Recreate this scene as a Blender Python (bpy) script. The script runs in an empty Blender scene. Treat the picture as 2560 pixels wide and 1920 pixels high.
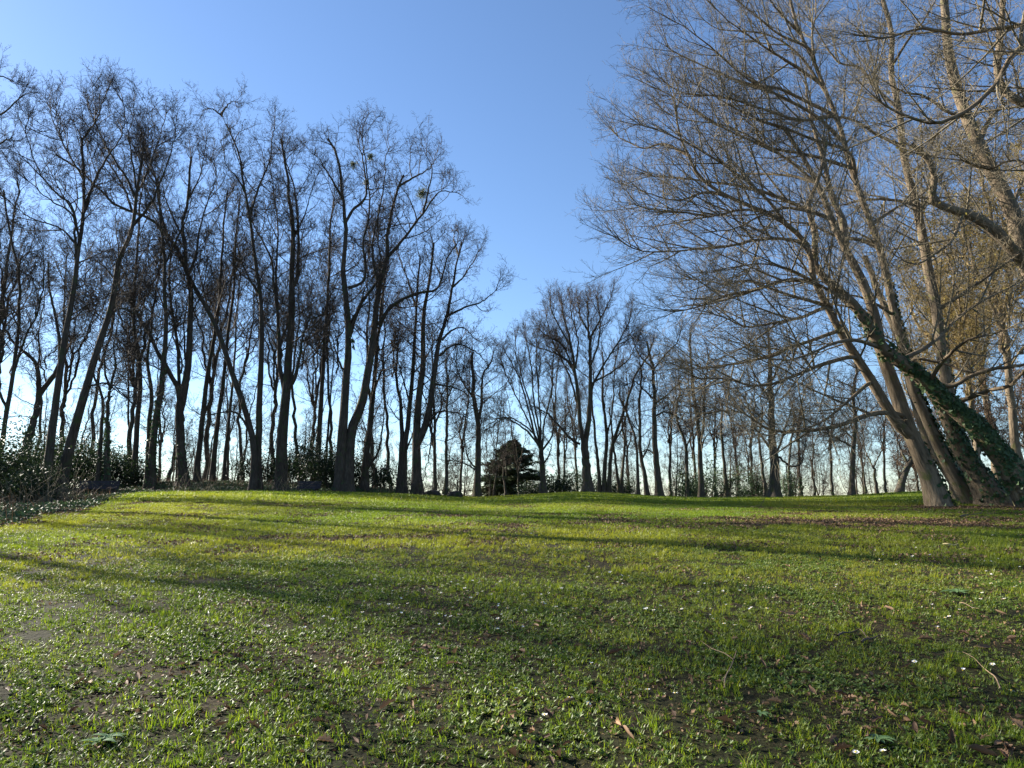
import bpy, math, random
import numpy as np

# ------------------------------------------------------------------ camera, sky, sun, exposure
scene = bpy.context.scene
COL = scene.collection
F, PITCH, EYE = 1778.0, math.radians(9.42), 1.5
cam_d = bpy.data.cameras.new("camera")
cam_d.sensor_width = 36.0
cam_d.lens = 36.0 * F / 2560.0
cam_d.clip_start = 0.05
cam_d.clip_end = 3000.0
cam = bpy.data.objects.new("camera", cam_d)
cam.location = (0, 0, EYE)
cam.rotation_euler = (math.radians(90) + PITCH, 0, 0)
COL.objects.link(cam)
scene.camera = cam

SUN_AZ, SUN_EL = math.radians(-60), math.radians(27)     # azimuth from +Y towards +X
world = bpy.data.worlds.new("World")
scene.world = world
world.use_nodes = True
wn, wl = world.node_tree.nodes, world.node_tree.links
wn.clear()
sky = wn.new("ShaderNodeTexSky")
sky.sky_type = 'NISHITA'
sky.sun_disc = False
sky.sun_elevation = SUN_EL
sky.sun_rotation = SUN_AZ
sky.altitude = 0
sky.air_density = 1.0
sky.dust_density = 0.15
sky.ozone_density = 3.0
bg = wn.new("ShaderNodeBackground")
bg.inputs["Strength"].default_value = 0.058
wo = wn.new("ShaderNodeOutputWorld")
tint = wn.new("ShaderNodeMix"); tint.data_type = 'RGBA'; tint.blend_type = 'MULTIPLY'; tint.inputs[0].default_value = 1
tint.inputs[7].default_value = (.87, .935, 1.02, 1)
wl.new(sky.outputs[0], tint.inputs[6]); wl.new(tint.outputs[2], bg.inputs[0])
wl.new(bg.outputs[0], wo.inputs[0])

sun_d = bpy.data.lights.new("sun", 'SUN')
sun_d.energy = 5.0
sun_d.angle = math.radians(0.53)
sun_d.color = (1.0, 0.92, 0.80)
sun = bpy.data.objects.new("sun", sun_d)
sd = (math.sin(SUN_AZ) * math.cos(SUN_EL), math.cos(SUN_AZ) * math.cos(SUN_EL), math.sin(SUN_EL))
from mathutils import Vector
sun.rotation_euler = Vector(sd).to_track_quat('Z', 'Y').to_euler()
sun.location = (-40, 20, 40)
COL.objects.link(sun)

scene.view_settings.view_transform = 'Standard'
scene.view_settings.look = 'None'
scene.view_settings.exposure = 1.85
scene.view_settings.gamma = 1.0
scene.view_settings.use_curve_mapping = False
scene.cycles.max_bounces = 6
scene.cycles.transparent_max_bounces = 4

# ------------------------------------------------------------------ geometry of view and ground
CP, SP = math.cos(PITCH), math.sin(PITCH)
def at(px, py, D):
    """the point of the place seen at photo pixel (px,py), D metres ahead"""
    X = np.asarray(px, float) - 1280.0
    Y = np.asarray(py, float) - 960.0
    k = np.asarray(D, float) / (F * CP + Y * SP)
    return np.stack([X * k, k * (F * CP + Y * SP), EYE + k * (F * SP - Y * CP)], -1)

def az_of(px):
    return np.arctan((np.asarray(px, float) - 1280.0) / 1802.0)

_g = np.array([  # px, crest distance, crest py, bank height, rise length
    (-900, 25, 1264, .30, 24), (0, 26, 1264, .30, 24), (200, 31, 1250, .45, 24), (350, 35, 1233, .55, 24),
    (600, 37, 1230, .62, 24), (860, 39, 1232, .55, 24), (970, 41, 1236, .25, 24), (1060, 43, 1239, .0, 24),
    (1150, 48, 1245, 0, 24), (1240, 52, 1244, 0, 24), (1340, 52, 1238, 0, 25), (1450, 50, 1232, 0, 26),
    (1560, 50, 1237, 0, 27), (1650, 54, 1243, 0, 28), (1750, 56, 1246, 0, 29), (1960, 56, 1245, 0, 31),
    (2120, 52, 1241, 0, 32), (2250, 48, 1234, 0, 33), (2400, 46, 1229, 0, 33), (3200, 46, 1226, 0, 33)], float)
_ga = az_of(_g[:, 0])
_fa = np.linspace(-1.2, 1.2, 481)
def _sm(col):
    v = np.interp(_fa, _ga, col)
    k = np.hanning(13); k /= k.sum()
    return np.convolve(np.pad(v, 6, mode='edge'), k, 'valid')
_T = [_sm(_g[:, i]) for i in range(1, 5)]
_cosz = None
def ground(x, y):
    x = np.asarray(x, float); y = np.asarray(y, float)
    r = np.hypot(x, y)
    a = np.clip(np.arctan2(x, y), -1.15, 1.15)
    R, c, bank, Ln = (np.interp(a, _fa, t) for t in _T)
    yy = np.maximum(y, .45 * r)                       # distance ahead
    z0 = lambda q: 1.95 * (1 - np.exp(-q / 24.0)) / (1 - math.exp(-50 / 24.0))
    adj = EYE + (1255 - c) * R / 1802.0 - z0(R)
    w = np.clip((yy - 12) / (R - 12), 0, 1); w = w * w * (3 - 2 * w)
    z = z0(np.minimum(yy, R)) + adj * w
    o = np.maximum(yy - R, 0)
    s = np.clip(o / 8.0, 0, 1); s = s * s * (3 - 2 * s)
    z = z + bank * s + np.minimum(o, 3) * .01
    o2 = np.maximum(o - np.where(bank > .1, 10, 1.5), 0)
    z = z - 0.045 * o2 * o2 / (o2 + 6)
    z = np.maximum(z, -7 + 0.0 * z)
    b = (.5 * np.sin(x * 1.3 + .7 * np.sin(y * .9)) * np.sin(y * 1.1 + 1.3) + .3 * np.sin(x * 3.1 + y * 1.7) * np.sin(y * 2.9 - x * 1.1)
         + .3 * np.sin(x * .43 + 2) * np.sin(y * .37 + .5))
    z = z + .022 * b * np.clip(r / 3, 0, 1) * (.12 + .88 * np.exp(-r / 7.0))
    return z

def pix_ground(px, py):
    """where the view ray through a photo pixel meets the ground"""
    lo, hi = 1.0, 60.0
    Ds = np.linspace(1.5, 58, 900)
    p = at(np.full(900, px), np.full(900, py), Ds)
    g = ground(p[:, 0], p[:, 1])
    i = int(np.argmax(p[:, 2] <= g))
    return np.array([p[i, 0], p[i, 1], g[i]])

# ------------------------------------------------------------------ mesh helpers
def nrm(v):
    return v / np.maximum(np.linalg.norm(v, axis=-1, keepdims=True), 1e-9)

class MB:
    """collects vertices and faces (all faces of one size per batch)"""
    def __init__(s):
        s.v, s.f, s.n, s.at = [], [], 0, []
    def add(s, v, f, at=None, mat=0):
        v = np.asarray(v, float).reshape(-1, 3); f = np.asarray(f, int)
        s.v.append(v); s.f.append((f + s.n, mat)); s.n += len(v)
        s.at.append(np.zeros_like(v) if at is None else np.asarray(at, float).reshape(-1, 3))
    def mesh(s, name, mats, smooth=True, attr=False, offset=(0, 0, 0)):
        me = bpy.data.meshes.new(name)
        V = np.concatenate(s.v) - np.asarray(offset, float)
        me.vertices.add(len(V)); me.vertices.foreach_set("co", V.astype(np.float32).ravel())
        loops = np.concatenate([f.ravel() for f, _ in s.f]).astype(np.int32)
        sizes = np.concatenate([np.full(len(f), f.shape[1]) for f, _ in s.f])
        mi = np.concatenate([np.full(len(f), m) for f, m in s.f]).astype(np.int32)
        starts = np.concatenate([[0], np.cumsum(sizes)[:-1]]).astype(np.int32)
        me.loops.add(len(loops)); me.loops.foreach_set("vertex_index", loops)
        me.polygons.add(len(sizes)); me.polygons.foreach_set("loop_start", starts)
        try: me.polygons.foreach_set("loop_total", sizes.astype(np.int32))
        except Exception: pass
        me.polygons.foreach_set("material_index", mi)
        me.polygons.foreach_set("use_smooth", np.full(len(sizes), smooth))
        if attr:
            A = me.attributes.new("along", 'FLOAT_VECTOR', 'POINT')
            A.data.foreach_set("vector", np.concatenate(s.at).astype(np.float32).ravel())
        for m in mats: me.materials.append(m)
        me.update(calc_edges=True)
        return me
    def tubes(s, P, R, sides, mat=0, flare=None, cap=False):
        N, K, _ = P.shape
        T = nrm(np.gradient(P, axis=1))
        m = T.mean(axis=1)
        ref = np.where((np.abs(m[:, 2]) > .8)[:, None], np.array([0, 1., 0]), np.array([0, 0, 1.]))
        n1 = nrm(np.cross(T, ref[:, None, :]))
        n2 = np.cross(T, n1)
        a = np.arange(sides) * 2 * math.pi / sides
        rad = R[:, :, None] * np.ones(sides)
        if flare is not None: rad = rad * flare
        c, sn = np.cos(a), np.sin(a)
        V = P[:, :, None, :] + rad[..., None] * (n1[:, :, None, :] * c[:, None] + n2[:, :, None, :] * sn[:, None])
        seg = np.concatenate([np.zeros((N, 1)), np.cumsum(np.linalg.norm(np.diff(P, axis=1), axis=-1), 1)], 1)
        A = np.stack([rad * c, rad * sn, np.broadcast_to(seg[:, :, None], rad.shape)], -1)
        i = np.arange(N)[:, None, None] * K * sides
        k = np.arange(K - 1)[None, :, None] * sides
        j = np.arange(sides)[None, None, :]; j2 = (j + 1) % sides
        Fc = np.stack([i + k + j, i + k + j2, i + k + sides + j2, i + k + sides + j], -1).reshape(-1, 4)
        s.add(V, Fc[:, ::-1], A, mat)
        if cap:
            for q in range(N):
                base = s.n - N * K * sides + q * K * sides + (K - 1) * sides
                s.f.append((np.arange(base, base + sides)[None, :], mat))
    def box(s, c, size, rot=0.0, mat=0):
        x, y, z = np.asarray(size) / 2.0
        v = np.array([(a, b, d) for a in (-x, x) for b in (-y, y) for d in (-z, z)])
        cr, sr = math.cos(rot), math.sin(rot)
        v = np.stack([v[:, 0] * cr - v[:, 1] * sr, v[:, 0] * sr + v[:, 1] * cr, v[:, 2]], 1) + np.asarray(c)
        s.add(v, [(0, 1, 3, 2), (4, 6, 7, 5), (0, 4, 5, 1), (2, 3, 7, 6), (0, 2, 6, 4), (1, 5, 7, 3)], mat=mat)
    def quads(s, C, U, W, mat=0, fold=0.0):
        """leaf shapes: centre, half-length vector, half-width vector; pointed tip and base"""
        Nn = nrm(np.cross(U, W)) * np.linalg.norm(W, axis=-1, keepdims=True) * fold
        V = np.stack([C - U, C + W * 1.0 - U * .1 + Nn, C + U, C - W - U * .1 + Nn], 1)
        f = np.arange(len(C))[:, None] * 4 + np.arange(4)
        s.add(V, f, mat=mat)

def put(name, me, parent=None, loc=None, **props):
    o = bpy.data.objects.new(name, me)
    COL.objects.link(o)
    if parent is not None: o.parent = parent
    if loc is not None: o.location = tuple(float(q) for q in loc)
    for k, v in props.items(): o[k] = v
    return o

def thing(name, loc, label, category, group=None, rz=0.0):
    o = bpy.data.objects.new(name, None)
    o.empty_display_size = .3
    COL.objects.link(o); o.location = tuple(float(q) for q in loc); o.rotation_euler = (0, 0, rz)
    o["label"] = label; o["category"] = category
    if group: o["group"] = group
    return o

# ------------------------------------------------------------------ materials
def mat_new(name):
    m = bpy.data.materials.new(name); m.use_nodes = True
    n = m.node_tree.nodes; n.clear()
    out = n.new("ShaderNodeOutputMaterial")
    return m, n, m.node_tree.links, out

def ramp(n, stops):
    r = n.new("ShaderNodeValToRGB")
    e = r.color_ramp.elements
    while len(e) < len(stops): e.new(.5)
    for q, (p, c) in zip(e, stops):
        q.position = p; q.color = (*c, 1)
    return r

def bark(name, dark, mid, light, moss=None, moss_amt=0.0, scale=1.0, bump=.6, use_attr=True):
    m, n, l, out = mat_new(name)
    b = n.new("ShaderNodeBsdfPrincipled"); b.inputs["Roughness"].default_value = .9
    b.inputs["Specular IOR Level"].default_value = .2
    if use_attr:
        co = n.new("ShaderNodeAttribute"); co.attribute_name = "along"; src = co.outputs["Vector"]
    else:
        co = n.new("ShaderNodeTexCoord"); src = co.outputs["Object"]
    mp = n.new("ShaderNodeMapping"); mp.inputs["Scale"].default_value = (14 * scale, 14 * scale, 2.6 * scale)
    l.new(src, mp.inputs[0])
    n1 = n.new("ShaderNodeTexNoise"); n1.inputs["Scale"].default_value = 1.2; n1.inputs["Detail"].default_value = 6
    l.new(mp.outputs[0], n1.inputs[0])
    geo = n.new("ShaderNodeNewGeometry")
    n2 = n.new("ShaderNodeTexNoise"); n2.inputs["Scale"].default_value = 1.4; n2.inputs["Detail"].default_value = 4
    l.new(geo.outputs["Position"], n2.inputs[0])
    r = ramp(n, [(.28, dark), (.5, mid), (.72, light)])
    mixf = n.new("ShaderNodeMath"); mixf.operation = 'MULTIPLY_ADD'; mixf.inputs[1].default_value = .65
    l.new(n1.outputs[0], mixf.inputs[0])
    m2 = n.new("ShaderNodeMath"); m2.operation = 'MULTIPLY'; m2.inputs[1].default_value = .35
    l.new(n2.outputs[0], m2.inputs[0]); l.new(m2.outputs[0], mixf.inputs[2])
    l.new(mixf.outputs[0], r.inputs[0])
    colr = r.outputs[0]
    if moss:
        n3 = n.new("ShaderNodeTexNoise"); n3.inputs["Scale"].default_value = 3.1; n3.inputs["Detail"].default_value = 5
        l.new(geo.outputs["Position"], n3.inputs[0])
        mr = n.new("ShaderNodeMapRange"); mr.inputs[1].default_value = .62 - moss_amt * .3; mr.inputs[2].default_value = .72 - moss_amt * .2
        l.new(n3.outputs[0], mr.inputs[0])
        mx = n.new("ShaderNodeMix"); mx.data_type = 'RGBA'
        l.new(mr.outputs[0], mx.inputs[0]); l.new(colr, mx.inputs[6]); mx.inputs[7].default_value = (*moss, 1)
        colr = mx.outputs[2]
    l.new(colr, b.inputs["Base Color"])
    bp = n.new("ShaderNodeBump"); bp.inputs["Strength"].default_value = bump; bp.inputs["Distance"].default_value = .04
    l.new(n1.outputs[0], bp.inputs["Height"]); l.new(bp.outputs[0], b.inputs["Normal"])
    l.new(b.outputs[0], out.inputs[0])
    return m

def plain(name, col, rough=.8, metal=0.0, var=.25, nscale=6.0, spec=.3):
    m, n, l, out = mat_new(name)
    b = n.new("ShaderNodeBsdfPrincipled"); b.inputs["Roughness"].default_value = rough; b.inputs["Metallic"].default_value = metal
    b.inputs["Specular IOR Level"].default_value = spec
    g = n.new("ShaderNodeNewGeometry")
    t = n.new("ShaderNodeTexNoise"); t.inputs["Scale"].default_value = nscale; t.inputs["Detail"].default_value = 4
    l.new(g.outputs["Position"], t.inputs[0])
    c = np.array(col)
    r = ramp(n, [(.3, tuple(c * (1 - var))), (.7, tuple(np.minimum(c * (1 + var), 1)))])
    l.new(t.outputs[0], r.inputs[0]); l.new(r.outputs[0], b.inputs["Base Color"]); l.new(b.outputs[0], out.inputs[0])
    return m

def leafmat(name, stops, trans=.35, rough=.5, spec=.4, wscale=.35, wamt=.5, tcol=None, yellow=None):
    """leaf or blade: colour by piece, drifting slowly over the place; light passes through"""
    m, n, l, out = mat_new(name)
    g = n.new("ShaderNodeNewGeometry"); oi = n.new("ShaderNodeObjectInfo")
    t = n.new("ShaderNodeTexNoise"); t.inputs["Scale"].default_value = wscale; t.inputs["Detail"].default_value = 3
    l.new(g.outputs["Position"], t.inputs[0])
    a = n.new("ShaderNodeMath"); a.operation = 'ADD'
    l.new(g.outputs["Random Per Island"], a.inputs[0]); l.new(oi.outputs["Random"], a.inputs[1])
    a2 = n.new("ShaderNodeMath"); a2.operation = 'FRACT'; l.new(a.outputs[0], a2.inputs[0])
    mr = n.new("ShaderNodeMapRange"); mr.inputs[1].default_value = .3; mr.inputs[2].default_value = .7
    l.new(t.outputs[0], mr.inputs[0])
    mm = n.new("ShaderNodeMix"); mm.data_type = 'FLOAT'; mm.inputs[0].default_value = wamt
    l.new(a2.outputs[0], mm.inputs[2]); l.new(mr.outputs[0], mm.inputs[3])
    r = ramp(n, stops); l.new(mm.outputs[0], r.inputs[0])
    colr = r.outputs[0]
    if yellow:
        t3 = n.new("ShaderNodeTexNoise"); t3.inputs["Scale"].default_value = yellow[1]; t3.inputs["Detail"].default_value = 4
        l.new(g.outputs["Position"], t3.inputs[0])
        m3 = n.new("ShaderNodeMapRange"); m3.inputs[1].default_value = .48; m3.inputs[2].default_value = .68
        m3.inputs[4].default_value = yellow[2]
        l.new(t3.outputs[0], m3.inputs[0])
        if len(yellow) > 3:   # a dry strip of turf lies across the middle of the lawn
            sx = n.new("ShaderNodeSeparateXYZ"); l.new(g.outputs["Position"], sx.inputs[0])
            a1 = n.new("ShaderNodeMapRange"); a1.interpolation_type = 'SMOOTHSTEP'; a1.inputs[1].default_value = 6.5; a1.inputs[2].default_value = 10; l.new(sx.outputs[1], a1.inputs[0])
            a3 = n.new("ShaderNodeMapRange"); a3.interpolation_type = 'SMOOTHSTEP'; a3.inputs[1].default_value = 20; a3.inputs[2].default_value = 13; l.new(sx.outputs[1], a3.inputs[0])
            a4 = n.new("ShaderNodeMath"); a4.operation = 'MULTIPLY'; l.new(a1.outputs[0], a4.inputs[0]); l.new(a3.outputs[0], a4.inputs[1])
            a5 = n.new("ShaderNodeMath"); a5.operation = 'MULTIPLY_ADD'; a5.inputs[1].default_value = .14; l.new(a4.outputs[0], a5.inputs[0]); l.new(t3.outputs[0], a5.inputs[2])
            l.new(a5.outputs[0], m3.inputs[0])
        mx = n.new("ShaderNodeMix"); mx.data_type = 'RGBA'
        l.new(m3.outputs[0], mx.inputs[0]); l.new(colr, mx.inputs[6]); mx.inputs[7].default_value = (*yellow[0], 1)
        colr = mx.outputs[2]
    b = n.new("ShaderNodeBsdfPrincipled"); b.inputs["Roughness"].default_value = rough
    b.inputs["Specular IOR Level"].default_value = spec
    l.new(colr, b.inputs["Base Color"])
    tr = n.new("ShaderNodeBsdfTranslucent")
    if tcol is not None:
        q = n.new("ShaderNodeMix"); q.data_type = 'RGBA'; q.blend_type = 'MULTIPLY'; q.inputs[0].default_value = 1
        l.new(colr, q.inputs[6]); q.inputs[7].default_value = (*tcol, 1)
        l.new(q.outputs[2], tr.inputs[0])
    else: l.new(colr, tr.inputs[0])
    mix = n.new("ShaderNodeMixShader"); mix.inputs[0].default_value = trans
    l.new(b.outputs[0], mix.inputs[1]); l.new(tr.outputs[0], mix.inputs[2]); l.new(mix.outputs[0], out.inputs[0])
    return m

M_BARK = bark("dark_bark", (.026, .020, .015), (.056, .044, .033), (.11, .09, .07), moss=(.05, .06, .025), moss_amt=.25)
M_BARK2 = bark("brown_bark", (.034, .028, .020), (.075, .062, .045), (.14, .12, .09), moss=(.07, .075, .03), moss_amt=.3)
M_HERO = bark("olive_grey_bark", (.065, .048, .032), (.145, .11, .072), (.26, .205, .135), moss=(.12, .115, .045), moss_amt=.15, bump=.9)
M_TWIG = bark("dark_twig", (.028, .021, .016), (.055, .042, .032), (.09, .07, .055), use_attr=False, bump=0)
M_TWIG2 = bark("reddish_twig", (.045, .033, .022), (.085, .064, .045), (.14, .108, .078), use_attr=False, bump=0)
M_HTWIG = bark("pale_twig", (.075, .062, .040), (.15, .127, .085), (.25, .215, .15), use_attr=False, bump=0)
M_IVY = leafmat("ivy_leaf", [(0, (.02, .042, .018)), (.5, (.05, .09, .035)), (1, (.11, .16, .07))], trans=.18, rough=.55, spec=.25, wscale=2.0)
M_SHRUB = leafmat("evergreen_leaf", [(0, (.010, .018, .008)), (.6, (.02, .036, .012)), (1, (.05, .075, .02))], trans=.25, rough=.5, spec=.25, wscale=1.2)
M_CEDAR = leafmat("cedar_needles", [(0, (.035, .055, .022)), (.6, (.07, .10, .04)), (1, (.12, .145, .06))], trans=.1, rough=.6, wscale=1.0)
M_MISTLE = leafmat("mistletoe_leaf", [(0, (.06, .08, .02)), (1, (.16, .17, .05))], trans=.4)
M_OTWIG = bark("ochre_twig", (.10, .07, .03), (.18, .13, .05), (.28, .21, .09), use_attr=False, bump=0)
M_BUD = leafmat("yellow_bud", [(0, (.13, .09, .03)), (.6, (.25, .195, .05)), (1, (.40, .34, .07))], trans=.45, wscale=.5)
M_DRY = leafmat("dry_brown_leaf", [(0, (.06, .034, .02)), (.5, (.13, .077, .044)), (1, (.30, .19, .11))], trans=.15, rough=.7, spec=.2, wscale=1.5, wamt=.2)

_NG = {}
def instancer(name, coll, P, rot, sc, idx, mesh_only=False, **props):
    me = bpy.data.meshes.new(name)
    me.vertices.add(len(P)); me.vertices.foreach_set("co", P.astype(np.float32).ravel())
    a = me.attributes.new("rot", 'FLOAT_VECTOR', 'POINT'); a.data.foreach_set("vector", rot.astype(np.float32).ravel())
    a = me.attributes.new("sc", 'FLOAT', 'POINT'); a.data.foreach_set("value", sc.astype(np.float32))
    a = me.attributes.new("idx", 'INT', 'POINT'); a.data.foreach_set("value", idx.astype(np.int32))
    ng = _NG.get(coll.name) or _group(coll)
    if mesh_only: return me, ng
    o = put(name, me, **props)
    md = o.modifiers.new("instances", 'NODES'); md.node_group = ng
    return o

def _group(coll):
    ng = bpy.data.node_groups.new(coll.name, 'GeometryNodeTree')
    _NG[coll.name] = ng
    ng.interface.new_socket("Geometry", in_out='INPUT', socket_type='NodeSocketGeometry')
    ng.interface.new_socket("Geometry", in_out='OUTPUT', socket_type='NodeSocketGeometry')
    n, l = ng.nodes, ng.links
    gi, go = n.new("NodeGroupInput"), n.new("NodeGroupOutput")
    ci = n.new("GeometryNodeCollectionInfo"); ci.inputs[0].default_value = coll
    ci.inputs["Separate Children"].default_value = True; ci.inputs["Reset Children"].default_value = True
    ip = n.new("GeometryNodeInstanceOnPoints"); ip.inputs["Pick Instance"].default_value = True
    def na(nm, ty):
        x = n.new("GeometryNodeInputNamedAttribute"); x.data_type = ty; x.inputs[0].default_value = nm
        return x.outputs[0]
    l.new(gi.outputs[0], ip.inputs["Points"]); l.new(ci.outputs[0], ip.inputs["Instance"])
    l.new(na("idx", 'INT'), ip.inputs["Instance Index"])
    er = n.new("FunctionNodeEulerToRotation"); l.new(na("rot", 'FLOAT_VECTOR'), er.inputs[0]); l.new(er.outputs[0], ip.inputs["Rotation"])
    l.new(na("sc", 'FLOAT'), ip.inputs["Scale"])
    l.new(ip.outputs[0], go.inputs[0])
    return ng

def align(d, rng, roll=6.283):
    """Euler angles turning +X onto d, +Z kept upward within the given roll"""
    d = nrm(d); zz = np.array([0, 0, 1.0]) + 0 * d
    y = nrm(np.cross(zz, d) + 1e-5 * rng.normal(0, 1, d.shape)); z = np.cross(d, y)
    a = rng.uniform(-roll / 2, roll / 2, len(d))[:, None]
    y2 = y * np.cos(a) + z * np.sin(a); z2 = -y * np.sin(a) + z * np.cos(a)
    return np.stack([np.arctan2(y2[:, 2], z2[:, 2]), -np.arcsin(d[:, 2].clip(-1, 1)), np.arctan2(d[:, 1], d[:, 0])], 1)

# ------------------------------------------------------------------ bare trees
UP = np.array([0, 0, 1.0])
def catmull(P, n):
    P = np.asarray(P, float)
    if len(P) == 2: return P[0] + (P[1] - P[0]) * np.linspace(0, 1, n)[:, None]
    Q = np.concatenate([[2 * P[0] - P[1]], P, [2 * P[-1] - P[-2]]])
    seg = np.linalg.norm(np.diff(P, axis=0), axis=1); cum = np.concatenate([[0], np.cumsum(seg)])
    s = np.linspace(0, cum[-1], n)
    i = np.clip(np.searchsorted(cum, s, side='right') - 1, 0, len(P) - 2)
    t = ((s - cum[i]) / np.maximum(seg[i], 1e-6))[:, None]
    a, b, c, d = Q[i], Q[i + 1], Q[i + 2], Q[i + 3]
    return .5 * (2 * b + (c - a) * t + (2 * a - 5 * b + 4 * c - d) * t * t + (3 * b - a - 3 * c + d) * t ** 3)

def grow(P0, d0, L, r0, K, sig, trop, rng, taper=.8, target=None):
    N = len(P0)
    P = np.empty((N, K + 1, 3)); P[:, 0] = P0
    d = nrm(d0)
    for k in range(K):
        d = nrm(d + rng.normal(0, sig, (N, 3)) + UP * trop)
        P[:, k + 1] = P[:, k] + d * (L / K)[:, None]
    R = r0[:, None] * (1 - taper * np.linspace(0, 1, K + 1)[None, :])
    return P, R

def pick(P, R, pi, t):
    K = P.shape[1] - 1
    x = np.clip(t * K, 0, K - 1e-4); i = x.astype(int); f = (x - i)[:, None]
    a, b = P[pi, i], P[pi, i + 1]
    return a + (b - a) * f, nrm(b - a), R[pi, i] * (1 - f[:, 0]) + R[pi, i + 1] * f[:, 0]

def spawn(P, R, pi, t, ang, rng, up=0.0):
    c, T, r = pick(P, R, pi, t)
    v = rng.normal(0, 1, c.shape) + UP * up
    v = nrm(v - (v * T).sum(-1, keepdims=True) * T)
    a = rng.uniform(ang[0], ang[1], len(pi))[:, None]
    return c, T * np.cos(a) + v * np.sin(a), r

R_ = math.radians
STY = {
 # sp: spacing of boughs on a stem, l1.. lengths (m), n: children, a: angles, tr: upward pull, no: wander, r: thickness per metre
 'lime':  dict(sp=.66, l1=4.6, n2=7, l2=.38, n3=4, l3=.70, a1=(R_(25), R_(62)), a2=(R_(30), R_(60)), a3=(R_(25), R_(60)), tr=(.10, .08, .10), no=(.14, .16, .16), r1=.0090, r2=.0105, r3=.006, top=3),
 'horse': dict(sp=.76, l1=4.2, n2=7, l2=.40, n3=3, l3=.66, a1=(R_(38), R_(78)), a2=(R_(35), R_(70)), a3=(R_(30), R_(65)), tr=(.10, .13, .20), no=(.22, .28, .26), r1=.010, r2=.009, r3=.007, top=3),
 'dome':  dict(sp=.36, l1=3.4, n2=7, l2=.38, n3=3, l3=.70, a1=(R_(25), R_(62)), a2=(R_(22), R_(55)), a3=(R_(22), R_(50)), tr=(.10, .08, .08), no=(.12, .15, .18), r1=.0085, r2=.008, r3=.006, top=4),
 'rough': dict(sp=.74, l1=3.2, n2=6, l2=.40, n3=3, l3=.66, a1=(R_(35), R_(80)), a2=(R_(30), R_(75)), a3=(R_(30), R_(70)), tr=(.05, .05, .08), no=(.26, .3, .3), r1=.010, r2=.010, r3=.007, top=3),
 'hero':  dict(sp=.40, l1=3.6, n2=8, l2=.40, n3=2, l3=.74, a1=(R_(28), R_(68)), a2=(R_(28), R_(62)), a3=(R_(28), R_(65)), tr=(.03, .05, .10), no=(.05, .06, .16), r1=.0100, r2=.0105, r3=.0046, top=3),
}
TRI = [0]
def cones(m, P, R):
    """twigs of three sides closing to a point"""
    N, K, _ = P.shape
    T = nrm(P[:, -1] - P[:, 0]); ref = np.where((np.abs(T[:, 2]) > .8)[:, None], np.array([0, 1., 0]), np.array([0, 0, 1.]))
    n1 = nrm(np.cross(T, ref)); n2 = np.cross(T, n1); a = np.arange(3) * 2.0944
    ring = n1[:, None] * np.cos(a)[:, None] + n2[:, None] * np.sin(a)[:, None]
    V = P[:, :-1, None] + ring[:, None] * R[:, :-1, None, None]
    V = np.concatenate([V.reshape(N, -1, 3), P[:, -1:]], 1); nv = V.shape[1]
    b = np.arange(N)[:, None] * nv; j = np.arange(3); j2 = (j + 1) % 3
    m.add(V, np.zeros((0, 4), int))
    o = m.n - N * nv
    for k in range(K - 2):
        f = np.stack([b + 3 * k + j2, b + 3 * k + j, b + 3 * k + 3 + j, b + 3 * k + 3 + j2], -1).reshape(-1, 4); m.f.append((f + o, 0))
    k = K - 2
    m.f.append((np.stack([b + 3 * k + j2, b + 3 * k + j, b + 0 * j + nv - 1], -1).reshape(-1, 3) + o, 0))

def spray_set(nm, mat, n1, n2, ang, curve, noise, rad, seed, count=9, l2=.42, l3=.38):
    """twigs that fork twice, one metre long, along +X"""
    c = bpy.data.collections.new(nm)
    for q in range(count):
        rng = np.random.default_rng(seed + q)
        P, R = grow(np.zeros((1, 3)), np.array([[1.0, 0, -.5 * curve]]), np.array([1.0]), np.array([rad]), 5, noise * .6, curve * .25, rng, taper=.5)
        t = .1 + .89 * (np.arange(n1) + rng.uniform(0, 1, n1)) / n1
        cc, d, _ = spawn(P, R, np.zeros(n1, int), t, ang, rng)
        d = d - UP * curve * .3
        P2, R2 = grow(cc, d, l2 * rng.uniform(.6, 1.3, n1) * (1.15 - .5 * t), np.full(n1, rad * .7), 4, noise, curve * .5, rng, taper=.5)
        pi = np.repeat(np.arange(n1), n2); t = rng.uniform(.15, .98, len(pi))
        cc, d, _ = spawn(P2, R2, pi, t, ang, rng)
        P3, R3 = grow(cc, d - UP * curve * .2, l2 * l3 * rng.uniform(.5, 1.4, len(pi)), np.full(len(pi), rad * .5), 2, noise, curve * .6, rng, taper=.4)
        m = MB(); cones(m, P, R); cones(m, P2, R2); cones(m, P3, R3)
        o = bpy.data.objects.new("%s_%02d" % (nm, q), m.mesh(nm, [mat], smooth=False)); c.objects.link(o)
    return c
SPRAY = {}
def sprays(style, mat):
    k = style + mat.name
    if k not in SPRAY:
        a = (R_(25), R_(60))
        cfg = {'lime': (5, 2, a, .12, .11, .0125), 'horse': (4, 2, (R_(30), R_(70)), .35, .18, .0145), 'dome': (6, 2, (R_(20), R_(48)), .10, .12, .011),
               'rough': (4, 2, (R_(30), R_(75)), .05, .22, .013), 'hero': (5, 1, (R_(28), R_(55)), .36, .05, .0085)}[style]
        SPRAY[k] = spray_set('twigs_' + k, mat, *cfg, seed=abs(hash(style)) % 1000 if False else len(SPRAY) * 31 + 7)
    return SPRAY[k]

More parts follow.
